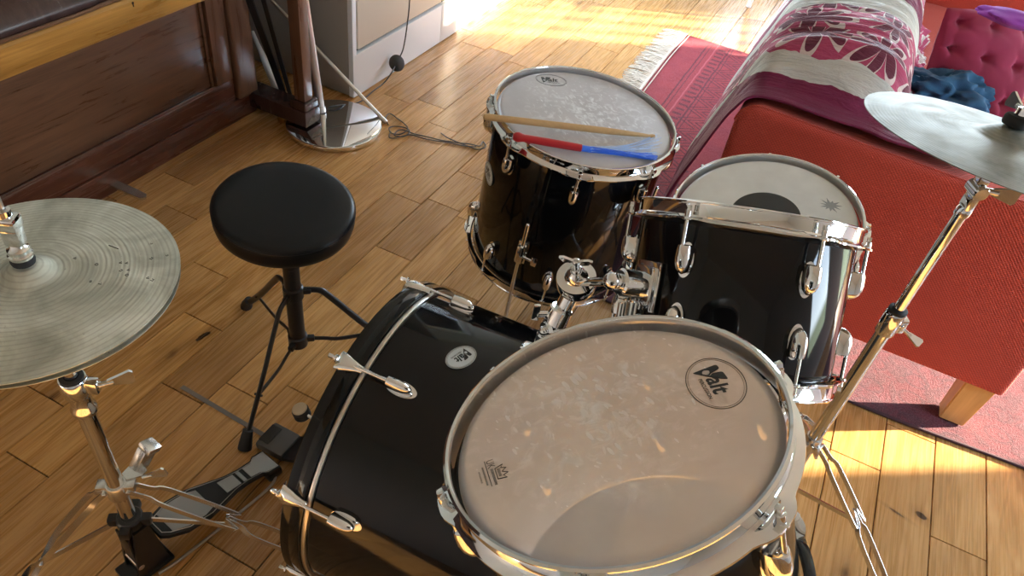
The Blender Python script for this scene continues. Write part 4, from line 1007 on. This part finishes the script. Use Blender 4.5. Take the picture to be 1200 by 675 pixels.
# --- kitchen cabinets
def cabinet(y0, y1, label, end=False):
    c = thing('kitchen_cabinet', label, 'cabinet', mat4((-1.86, (y0+y1)/2, 0)), 'kitchen base cabinets')
    bm = newbm(); bx(bm, (RX0+.02, y0, .006), (-1.570, y1, .88), .002); obj('carcass', bm, M_['taupe'] if end else M_['white'], c)
    bm = newbm(); bx(bm, (-1.571, y0, .004), (-1.550, y1, .172), .001); 
    if end: bx(bm, (-1.571, y0, .17), (-1.550, y0+.022, .88), .001)
    obj('plinth_frame', bm, M_['white'], c)
    bm = newbm(); bx(bm, (-1.5705, y0+(.022 if end else .0005), .172), (-1.5695, y1, .88)); obj('shadow_gap', bm, M_['dark'], c)
    bm = newbm(); bx(bm, (-1.569, y0+(.036 if end else .006), .186), (-1.552, y1-.004, .875), .002); dr = obj('door', bm, M_['cream'], c)
    bm = newbm(); cyl(bm, (-1.525, y1-.09, .60), (-1.525, y1-.09, .75), .005, 14, .001); cyl(bm, (-1.553, y1-.09, .62), (-1.525, y1-.09, .62), .004, 10); cyl(bm, (-1.553, y1-.09, .73), (-1.525, y1-.09, .73), .004, 10); obj('handle', bm, M_['satin'], dr)
cabinet(2.147, 2.795, 'kitchen cabinet with taupe end panel beside the piano, cream door above white plinth', True)
cabinet(2.797, 2.946, 'second kitchen cabinet, its white plinth glaring in the sunlight')
bm = newbm(); bx(bm, (RX0+.02, 2.13, .881), (-1.53, 2.946, .915), .004); o = obj('worktop', bm, M_['taupe']); recentre(o, (-1.85, 2.8, .881)); tag(o, 'worktop lying over the kitchen cabinets', 'worktop')

# --- floor lamp
lp = thing('floor_lamp', 'chrome floor lamp with a round mirror-like base by the piano leg', 'lamp', mat4((-1.485, 1.93, 0)))
LC = V((-1.483, 1.932, 0))
bm = newbm(); lathe(bm, [(0, .002), (.165, .002), (.1685, .004), (.1700, .012), (.1685, .019), (.164, .0215), (0, .0225)], mat4(LC), 96); obj('base', bm, M_['chrome'], lp)
pf = at(376, 131, .022)
top = onplane(356, 0, 1, pf.y+.01); d = (top-pf).normalized()
bm = newbm(); cyl(bm, pf, pf+d*1.75, .0165, 24); cyl(bm, pf, pf+d*.02, .0195, 24, .002); obj('pole', bm, M_['satin'], lp)
bm = newbm(); tpp = pf+d*1.74; lathe(bm, [(.06, .18), (.14, 0), (.138, 0), (.058, .178)], mat4(tpp-V((0, 0, .06))), 48, closed=True); obj('lamp_shade', bm, M_['white'], lp)

# --- folded stands beside the piano
ms = thing('music_stand', 'thin grey stand leg slanting down to the floor behind the lamp', 'stand', mat4(at(452, 143, .006)))
T = at(452, 143, .007); U = at(345, 29, .27); d = (U-T).normalized()
bm = newbm(); tube(bm, [T, T.lerp(U, .5), U, U+d*.22], .0070, 12); obj('leg', bm, M_['satin'], ms)
bm = newbm(); cyl(bm, T-d*.004+V((0, 0, .0)), T+d*.022, .0082, 14, .002); obj('rubber_foot', bm, M_['satin'], ms)
J = U+d*.22
bm = newbm(); cyl(bm, J-d*.01, (J.x-.0, J.y+.0, .9), .009, 16, .001); obj('pole', bm, M_['blackmetal'], ms)
ks_ = thing('keyboard_stand', 'folded black stand with a bright tube leaning behind the piano leg', 'stand', mat4(at(325, 118, .02)))
A = at(326, 106, .045); B = at(302, 52, .165); d = (B-A).normalized()
bm = newbm(); tube(bm, [A, A.lerp(B, .55), B, B+d*.05], [.016, .014, .008, .008], 14); obj('bright_tube', bm, M_['white'], ks_)
A2 = at(334, 112, .03); B2 = at(293, 2, .42); d = (B2-A2).normalized()
bm = newbm(); tube(bm, [A2-V((0,0,.01)), A2.lerp(B2, .5), B2, B2+d*.15], .013, 4, flat=(1.2, .5, CR)); tube(bm, [A2+CR*.02, B2+CR*.045, B2+CR*.05+d*.12], .010, 4, flat=(1, .5, CR)); obj('strut', bm, M_['blackmetal'], ks_)

# --- inline switch on its cord
sw = thing('cord_switch', 'round black inline switch on a thin cord at the foot of the cabinet', 'switch', mat4((-1.52, 2.42, .03)))
cpt = onplane(465, 74, 0, -1.515); nrm = (V((0, 0, CH))-cpt); nrm = V((1, -.55, .75)).normalized()
bm = newbm(); lathe(bm, [(0, -.010), (.026, -.010), (.032, -.005), (.033, .002), (.030, .007), (.022, .010), (0, .011)], mat4(cpt, frame(nrm)), 40); obj('body', bm, M_['blackplastic'], sw)
pts = [onplane(481, -60, 0, -1.505), onplane(480, 0, 0, -1.505), onplane(477, 30, 0, -1.508), onplane(473, 55, 0, -1.510), onplane(469, 66, 0, -1.512), cpt-nrm*.004, onplane(459, 85, 0, -1.500), at(450, 97, .005), at(437, 107, .004), at(420, 120, .004), at(398, 123, .026), at(385, 126, .026)]
bm = newbm(); tube(bm, smooth_pts(pts, 6), .0026, 8); obj('cord', bm, M_['cable'], sw)

# --- thin cable lying on the floor
pix = [(455, 146), (452, 138), (457, 133), (466, 139), (474, 145), (478, 151), (470, 157), (459, 156), (456, 150), (464, 148), (476, 150), (480, 155), (472, 160), (462, 158), (470, 152), (486, 157), (500, 160), (516, 164), (535, 167), (552, 169), (562, 171), (566, 166), (569, 172), (560, 175), (548, 171), (535, 166), (524, 161), (517, 156)]
rr = random.Random(2); bm = newbm(); P = [at(x, y, .0035+.0022*(i % 3)) for i, (x, y) in enumerate(pix)]
tube(bm, smooth_pts(P, 6), .0022, 7)
P2 = [at(x, y, .0055) for x, y in [(458, 154), (456, 160), (460, 162), (470, 160), (482, 158), (500, 163), (525, 167), (545, 171), (558, 172)]]
tube(bm, smooth_pts(P2, 6), .0020, 7)
o = obj('cable', bm, M_['cable']); recentre(o, at(460, 150, 0)); tag(o, 'thin dark cable coiled and trailing across the floor towards the floor tom', 'cable')

# --- steel strip on the floor
A = at(213, 453, .0015); B = at(313, 512, .0015); d = (B-A).normalized(); s = V((-d.y, d.x, 0))*.0055
bm = newbm(); vs = [bm.verts.new(p+V((0, 0, z))) for z in (0, .0012) for p in (A-s, B-s, B+s, A+s)]
for f in ((0, 3, 2, 1), (4, 5, 6, 7), (0, 1, 5, 4), (1, 2, 6, 5), (2, 3, 7, 6), (3, 0, 4, 7)): bm.faces.new([vs[i] for i in f])
for v in bm.verts: v.co.z -= .0011
M_['striptape'] = mat('grey_strip', (.20, .17, .15), .5)
o = obj('floor_strip', bm, M_['striptape']); recentre(o, A); tag(o, 'narrow grey strip stuck to the floor near the stool leg', 'strip')

# --- rug
def rug_mat():
    m = mat('red_rug', (.4, .04, .06), .95, 0); n = N(m); o = n.coord(); x, y, z = n.sep(o)
    nn_ = n.noise(o, 12, 4); nf = n.noise(o, 260, 2)
    u = n.math('ADD', x, n.math('MULTIPLY', nn_, .012))           # distance from the fringed end
    def tri(v, per): return n.math('ABSOLUTE', n.math('SUBTRACT', n.math('FRACT', n.math('DIVIDE', v, per)), .5))
    zig = n.math('MULTIPLY', tri(y, .11), .16)
    base, dark, mid, pale = (.30, .028, .036), (.075, .010, .018), (.20, .018, .03), (.45, .09, .10)
    def band(c, a, b, colr, w=None):
        f = n.math('MULTIPLY', n.math('GREATER_THAN', w if w is not None else u, a), n.math('LESS_THAN', w if w is not None else u, b)); return n.mix(n.math('MULTIPLY', f, .85), c, colr)
    c = n.mix(n.rng(nn_, .35, .65), base, (.25, .022, .032))
    for k, (a, b, cl) in enumerate([(.13, .137, dark), (.15, .154, dark), (.175, .182, pale), (.235, .242, dark), (.252, .256, dark), (.46, .466, dark), (.474, .479, dark), (.53, .536, pale), (.60, .607, dark), (.66, .665, dark)]): c = band(c, a, b, cl)
    # chevrons in the wide border
    for a in (.30, .335, .370): c = band(c, a, a+.012, dark, n.math('ADD', u, zig))
    # small motifs
    for a, b, per in ((.19, .228, .045), (.485, .52, .04), (.54, .59, .05), (.612, .655, .04)):
        f = n.math('MULTIPLY', n.math('MULTIPLY', n.math('GREATER_THAN', u, a), n.math('LESS_THAN', u, b)), n.math('LESS_THAN', tri(y, per), .2)); c = n.mix(n.math('MULTIPLY', f, .8), c, dark)
    # field: small gul grid
    v2 = n.vor(n.mapv(o, (1, 1.25, 1)), 9, 'F1', 'Distance', .12); f = n.math('MULTIPLY', n.math('GREATER_THAN', u, .68), n.math('MULTIPLY', n.math('GREATER_THAN', v2, .25), n.math('LESS_THAN', v2, .34)))
    c = n.mix(n.math('MULTIPLY', f, .7), c, dark)
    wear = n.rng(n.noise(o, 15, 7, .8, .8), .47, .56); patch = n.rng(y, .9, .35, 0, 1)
    c = n.mix(n.math('MULTIPLY', n.math('MULTIPLY', wear, patch), .75), c, (.10, .045, .05))
    c = n.mix(n.math('MULTIPLY', n.rng(nf, .45, .6), n.math('ADD', .14, n.math('MULTIPLY', patch, .35))), c, (.52, .20, .23))
    c = n.mix(n.math('MULTIPLY', patch, .74), c, (.045, .014, .02))  # near end darkened in the colour so direct sun does not bleach it
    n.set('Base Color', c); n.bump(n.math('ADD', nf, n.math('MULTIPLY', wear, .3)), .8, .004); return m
M_['rug'] = rug_mat()
rg = thing('rug', 'red patterned rug with a white fringed end, running under the sofa', 'rug', mat4((-.66, 1.635, 0)))
bm = newbm(); nx, ny = 60, 60; grid = []
def rz(x, y): return .0085+.0012*noise.noise(V((x*4, y*4, 0)))
def rxy(i, j): 
    x = -.66+(1.55+.66)*i/nx; y = 1.632+.018*(x-.4)/.5*(1 if x > .4 else .1)+(3.705-1.635)*j/ny
    return x+.006*math.sin(y*5), y+.004*math.sin(x*9)
for i in range(nx+1): grid.append([bm.verts.new((*rxy(i, j), rz(*rxy(i, j)))) for j in range(ny+1)])
for i in range(nx):
    for j in range(ny): bm.faces.new((grid[i][j], grid[i+1][j], grid[i+1][j+1], grid[i][j+1]))
ed = [grid[i][0] for i in range(nx+1)]+[grid[nx][j] for j in range(1, ny+1)]+[grid[i][ny] for i in range(nx-1, -1, -1)]+[grid[0][j] for j in range(ny-1, 0, -1)]
lo = [bm.verts.new((v.co.x, v.co.y, .0008)) for v in ed]
for k in range(len(ed)): k2 = (k+1) % len(ed); bm.faces.new((ed[k], lo[k], lo[k2], ed[k2]))
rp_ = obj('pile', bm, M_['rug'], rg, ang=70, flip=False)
bm = newbm(); tube(bm, smooth_pts([(x, rxy((x+.66)/2.21*nx, 0)[1], .006) for x in [-.66+2.21*k/30 for k in range(31)]], 2), .0045, 6); obj('bound_edge', bm, mat('rug_binding', (.05, .02, .025), .9), rg)
M_['fringe'] = mat('fringe_yarn', (.66, .60, .50), .95)
bm = newbm(); rr = random.Random(8)
for k in range(620):
    y = 1.637+2.065*k/620+rr.uniform(-.002, .002); L = rr.uniform(.085, .125); z0 = .007; dy = rr.gauss(0, .012)
    x0 = -.655+.006*math.sin(y*5)
    pts = [(x0, y, z0), (x0-L*.35, y+dy*.4+rr.gauss(0, .003), .007+rr.uniform(0, .006)), (x0-L*.7, y+dy+rr.gauss(0, .004), .005+rr.uniform(0, .006)), (x0-L, y+dy*1.2, .0035)]
    tube(bm, pts, [.0026, .0026, .0022, .0016], 4)
o = obj('fringe', bm, M_['fringe'], rg); o['kind'] = 'stuff'
bm = newbm(); tube(bm, [(-.657+.006*math.sin(y*5), y, .009) for y in [1.637+2.065*k/60 for k in range(61)]], .006, 6); tube(bm, [(-.640+.006*math.sin(y*5), y, .009) for y in [1.637+2.065*k/60 for k in range(61)]], .003, 6); obj('end_band', bm, M_['fringe'], rg)

# --- sofa
SY0 = 1.690; SY1 = 3.86; SXB, SXF = -.135, .735
sf = thing('sofa', 'red fabric sofa on pale wooden legs, its arm towards the drums', 'sofa', mat4((.3, 2.7, 0)))
def arm(y0, y1, nm):
    bm = newbm(); M = Matrix(((1, 0, 0, 0), (0, 0, 1, 0), (0, 1, 0, 0), (0, 0, 0, 1)))
    r = .05; pts = [(SXB, .155)]
    for k in range(9): a = PI-PI/2*k/8; pts.append((SXB+r+r*math.cos(a), .678-r+r*math.sin(a)))
    for k in range(9): a = PI/2-PI/2*k/8; pts.append((SXF-.03-r*.6+r*.6*math.cos(a), .652-r*.6+r*.6*math.sin(a)))
    pts.append((SXF-.015, .155))
    tmp = bmesh.new(); prism(tmp, pts, y0, y1, M); bmesh.ops.recalc_face_normals(tmp, faces=tmp.faces)
    es = [e for e in tmp.edges if len(e.link_faces) == 2 and e.link_faces[0].normal.angle(e.link_faces[1].normal) > .8]
    bmesh.ops.bevel(tmp, geom=es, offset=.018, segments=4, profile=.6, affect='EDGES'); merge(bm, tmp, Matrix.Identity(4))
    a = obj(nm, bm, M_['sofa'], sf, ang=50)
    for yy in (y0+.012, y1-.012):
        bm = newbm(); P = [V((x, yy, z)) for x, z in pts]; c = V(((SXB+SXF)/2, yy, .4)); P = P[1:-1]
        tube(bm, P, .0028, 6); obj('piping', bm, M_['sofa'], a)
    return a
arm(SY0, SY0+.17, 'arm'); arm(SY1-.17, SY1, 'arm')
bm = newbm(); bx(bm, (SXB+.012, SY0+.171, .155), (SXB+.19, SY1-.171, .728), .05, 5); obj('backrest', bm, M_['sofa'], sf, ang=50)
bm = newbm(); bx(bm, (SXB+.201, SY0+.172, .155), (SXF-.03, SY1-.172, .34), .02, 3); obj('seat_base', bm, M_['sofa'], sf, ang=50)
for y0, y1 in ((SY0+.174, 2.77), (2.775, SY1-.174)):
    bm = newbm(); bx(bm, (SXB+.30, y0, .342), (SXF, y1, .455), .035, 5); obj('seat_cushion', bm, M_['sofa'], sf, ang=50)
    bm = newbm(); bx(bm, (SXB+.19, y0, .43), (SXB+.32, y1, .72), .05, 5); obj('back_cushion', bm, M_['sofa'], sf, ang=50)
for x, y in ((.615, SY0+.012), (-.10, SY0+.06), (.615, SY1-.10), (-.10, SY1-.10)):
    bm = newbm(); w_ = .072
    a = [bm.verts.new(p) for p in ((x+.02, y, .011), (x+.02+w_*.85, y, .011), (x+.02+w_*.85, y+.055, .011), (x+.02, y+.055, .011))]; b = [bm.verts.new(p) for p in ((x+.018, y, .158), (x+.018+w_, y, .158), (x+.018+w_, y+.075, .158), (x+.018, y+.075, .158))]
    bm.faces.new(a[::-1]); bm.faces.new(b)
    for k in range(4): bm.faces.new((a[k], a[(k+1) % 4], b[(k+1) % 4], b[k]))
    bmesh.ops.bevel(bm, geom=list(bm.edges), offset=.003, segments=2, affect='EDGES'); obj('leg', bm, M_['leg_wood'], sf)

# --- throw over the sofa back
def throw_mat():
    m = mat('striped_throw', (.4, .1, .2), .75, 0, Sheen_Weight=.05, Specular_IOR_Level=.25); n = N(m)
    uv = n.n('ShaderNodeUVMap').outputs[0]; u, v, _ = n.sep(uv)
    o = n.coord(); w_ = n.math('SUBTRACT', n.math('ADD', v, n.math('MULTIPLY', n.math('SUBTRACT', n.noise(o, 9, 3), .5), .03)), n.rng(u, 0, .32, .10, 0))
    plum, cream, pink = (.17, .012, .055), (.56, .54, .50), (.40, .05, .12)
    c0 = n.ramp(w_, [(0, plum), (.055, cream), (.085, pink), (.30, cream), (.41, plum), (.53, (.50, .46, .43))], 'CONSTANT')
    fl = floral_colors(n, n.mapv(uv, (.62, 1.0, 1)), 9.5, (.13, .02, .045), (.62, .50, .48), (.40, .05, .12))
    f = n.math('MULTIPLY', n.math('GREATER_THAN', w_, .085), n.math('LESS_THAN', w_, .30)); c = n.mix(f, c0, fl)
    fl2 = floral_colors(n, n.mapv(uv, (.62, 1.0, 1), loc=(.3, .02, 0)), 7.0, (.42, .06, .14), (.70, .67, .62), (.50, .42, .40))
    c = n.mix(n.math('GREATER_THAN', w_, .53), c, fl2)
    hem = n.math('MULTIPLY', n.math('LESS_THAN', u, .035), n.math('GREATER_THAN', w_, .05)); c = n.mix(hem, c, (.60, .56, .48))
    cr_ = n.noise(n.mapv(uv, (2.2, 24, 1)), 3, 5, .65, .8); n.bump(n.math('ADD', cr_, n.math('MULTIPLY', n.noise(o, 120, 2), .1)), .9, .016)
    n.set('Base Color', c); n.set('Roughness', .6); return m
M_['throw'] = throw_mat()
prof = [(-.240, .28), (-.228, .40), (-.200, .52), (-.172, .62), (-.152, .70), (-.115, .755), (-.04, .785), (.04, .797), (.11, .795), (.165, .77), (.205, .71), (.225, .63), (.240, .55), (.255, .50), (.275, .478), (.30, .470)]
near = [(-.235, .30), (-.220, .40), (-.195, .50), (-.172, .59), (-.152, .65), (-.120, .690), (-.05, .698), (.01, .698), (.06, .697), (.11, .696), (.16, .695), (.21, .694), (.26, .692), (.30, .690), (.34, .687), (.37, .685)]
prof = smooth_pts([V((x, 0, z)) for x, z in prof], 7); near = smooth_pts([V((x, 0, z-.007)) for x, z in near], 7)
bm = newbm(); uvl = bm.loops.layers.uv.new('UVMap'); NYt = 190; nu = len(prof); Gd = []
def ridge(q): return 1-abs(noise.noise(q))*2
for j in range(NYt+1):
    v = (j/NYt)**1.25; row = []; y0 = 1.712+(3.18-1.705)*v
    b_ = min(1, max(0, (y0-1.745)/.135)); b_ = b_*b_*(3-2*b_)
    for i, p in enumerate(prof):
        u = i/(nu-1); q = near[i].lerp(p, b_)
        x, z = q.x, q.z; y = y0
        # folds run across the sofa back, along the bands
        f1 = ridge(V((u*2.0+v*3, v*30, 3))); f2 = ridge(V((u*3.5-v*4, v*62, 7))); f3 = noise.noise(V((u*3-v*6, v*11, 1)))
        wv = (.011*f1+.007*f2+.008*f3)*(.35+.65*b_)
        sag = max(0, .26-u)/.26; inn = max(0, u-.75)/.25
        z += max(wv, -.002)*(1-sag) + .006
        x += -.012*sag-abs(wv)*.8*sag+.004+wv*inn*.8
        y += .03*noise.noise(V((u*4, v*9, 5)))*b_+.012*noise.noise(V((u*9, v*3, 2)))*(1-b_)
        row.append((V((x, y, z)), (u, v)))
    Gd.append(row)
vg = [[bm.verts.new(p) for p, _ in r] for r in Gd]
for j in range(NYt):
    for i in range(nu-1):
        f = bm.faces.new((vg[j][i], vg[j][i+1], vg[j+1][i+1], vg[j+1][i]))
        for l, (a, b) in zip(f.loops, ((j, i), (j, i+1), (j+1, i+1), (j+1, i))): l[uvl].uv = Gd[a][b][1]
me = bpy.data.meshes.new('throw'); bm.to_mesh(me); bm.free(); me.materials.append(M_['throw'])
for p in me.polygons: p.use_smooth = True
o = bpy.data.objects.new('throw', me); C.objects.link(o)
md = o.modifiers.new('thickness', 'SOLIDIFY'); md.thickness = .006; md.offset = -1
recentre(o, (0, 2.4, .8)); tag(o, 'wrinkled throw in plum, cream and pink bands draped over the sofa back', 'throw')

# --- cushions and clothes on the sofa
def pillow(name, TL, TR, BL, BR, th, m, tufts=None, ruffle=.0, nx=44, piping=None):
    TL, TR, BL, BR = map(V, (TL, TR, BL, BR)); nrm = (TR-TL).cross(TL-BL).normalized()
    if nrm.dot(V((0, 0, CH))-TL) < 0: nrm = -nrm
    bm = newbm(); rows = {}
    def P(u, v, s):
        b = BL.lerp(BR, u).lerp(TL.lerp(TR, u), v)
        e = (1-(2*u-1)**6)*(1-(2*v-1)**6); h = th*(max(0, (1-(2*u-1)**2)*(1-(2*v-1)**2))**.35)*.5
        pin = 1-.05*((2*u-1)**2*(1-(2*v-1)**2)*0+ (1-abs(2*u-1))*abs(2*v-1)**4)
        if tufts and s > 0:
            for tu, tv in tufts:
                dd = math.hypot((u-tu), (v-tv)); an = math.atan2(v-tv, u-tu)
                h -= th*.40*math.exp(-(dd/.05)**2) + th*.17*math.exp(-(dd/.13)**2)*(.45+.9*(1-abs(math.sin(an*2.5+tu*9)))**3)
            # creases joining neighbouring tufts
        h += th*.03*noise.noise(V((u*6, v*6, s)))
        return b+nrm*h*s
    for s in (1, -1):
        rows[s] = [[bm.verts.new(P(i/nx, j/nx, s)) for i in range(nx+1)] for j in range(nx+1)]
        for j in range(nx):
            for i in range(nx): bm.faces.new((rows[s][j][i], rows[s][j][i+1], rows[s][j+1][i+1], rows[s][j+1][i]))
    bmesh.ops.remove_doubles(bm, verts=bm.verts, dist=1e-5)
    return bm, nrm, P
TL = at(1110, 9, .70); TR = at(1226, 16, .72); BL = at(1082, 92, .485); BR = at(1186, 156, .485)
tf = [(a/3+.0-.0, b/3) for a in (.5, 1.5, 2.5) for b in (.5, 1.5, 2.5)]
bm, nrm, P = pillow('x', TL, TR, BL, BR, .085, None, tf)
cu = thing('tufted_cushion', 'plum pink buttoned cushion propped on the sofa seat', 'cushion', mat4((BL+BR)/2))
obj('cover', bm, M_['velvet'], cu, ang=80)
for a, b in tf:
    bm = newbm(); ball(bm, P(a, b, 1)+nrm*.001, .006, (1, 1, .5), frame(nrm)); obj('button', bm, M_['velvet'], cu)
# denim garment: crumpled mound
bm = newbm(); bmesh.ops.create_icosphere(bm, subdivisions=5, radius=1)
c0 = at(1110, 111, .50)
for v in bm.verts:
    p = v.co.copy(); r = 1+.30*noise.noise(p*1.6+V((4, 1, 2)))
    rid = .19*(1-abs(noise.noise(V((p.x*2.2+p.y*1.5, p.y*3.4-p.x*1.2, p.z*2))+V((1, 7, 3))))*3.2)+.05*noise.noise(p*6)
    p = p*(r+rid); v.co = V((p.x*.120+.03*p.y, p.y*.088-p.x*.02, max(-.038, p.z*.072)))+c0
for v in bm.verts: v.co.z -= 0
o = obj('denim_garment', bm, M_['denim'], ang=80); lowz = min(v.co.z for v in o.data.vertices); o.data.transform(Matrix.Translation((0, 0, .457-lowz))); recentre(o, (c0.x, c0.y, .457)); tag(o, 'crumpled blue denim garment lying between throw and buttoned cushion', 'clothing')
bm = newbm(); bmesh.ops.create_icosphere(bm, subdivisions=4, radius=1); c0 = at(1196, 24, .74)
for v in bm.verts:
    p = v.co*(1+.25*noise.noise(v.co*2.2)); v.co = V((p.x*.12, p.y*.05, p.z*.022))+c0
o = obj('purple_scarf', bm, M_['purple'], ang=80); recentre(o, c0); tag(o, 'bright purple cloth over the top of the buttoned cushion', 'clothing')

# --- white chair at the far side
wc = thing('white_chair', 'white chair at the top edge, only its leg tips showing beyond the rug', 'chair', mat4((-.25, 4.62, 0)))
x0, y0, x1, y1 = -.485, 4.36, -.12, 4.74
for (x, y, dx, dy) in ((x0, y0, .03, .03), (x1, y0, -.03, .03), (x0-.01, y1, .03, -.02), (x1+.01, y1, -.03, -.02)):
    bm = newbm(); tube(bm, [(x, y, .001), (x+dx, y+dy, .44)], [.013, .018], 14); obj('leg', bm, M_['white'], wc)
bm = newbm(); bx(bm, (x0-.01, y0-.01, .44), (x1+.01, y1+.01, .465), .010, 3); obj('seat', bm, M_['white'], wc)
bm = newbm(); bx(bm, (x0, y1-.03, .465), (x0+.03, y1, .86), .006); bx(bm, (x1-.03, y1-.03, .465), (x1, y1, .86), .006)
for z in (.60, .70, .80): bx(bm, (x0, y1-.025, z), (x1, y1-.008, z+.055), .005)
obj('backrest', bm, M_['white'], wc)
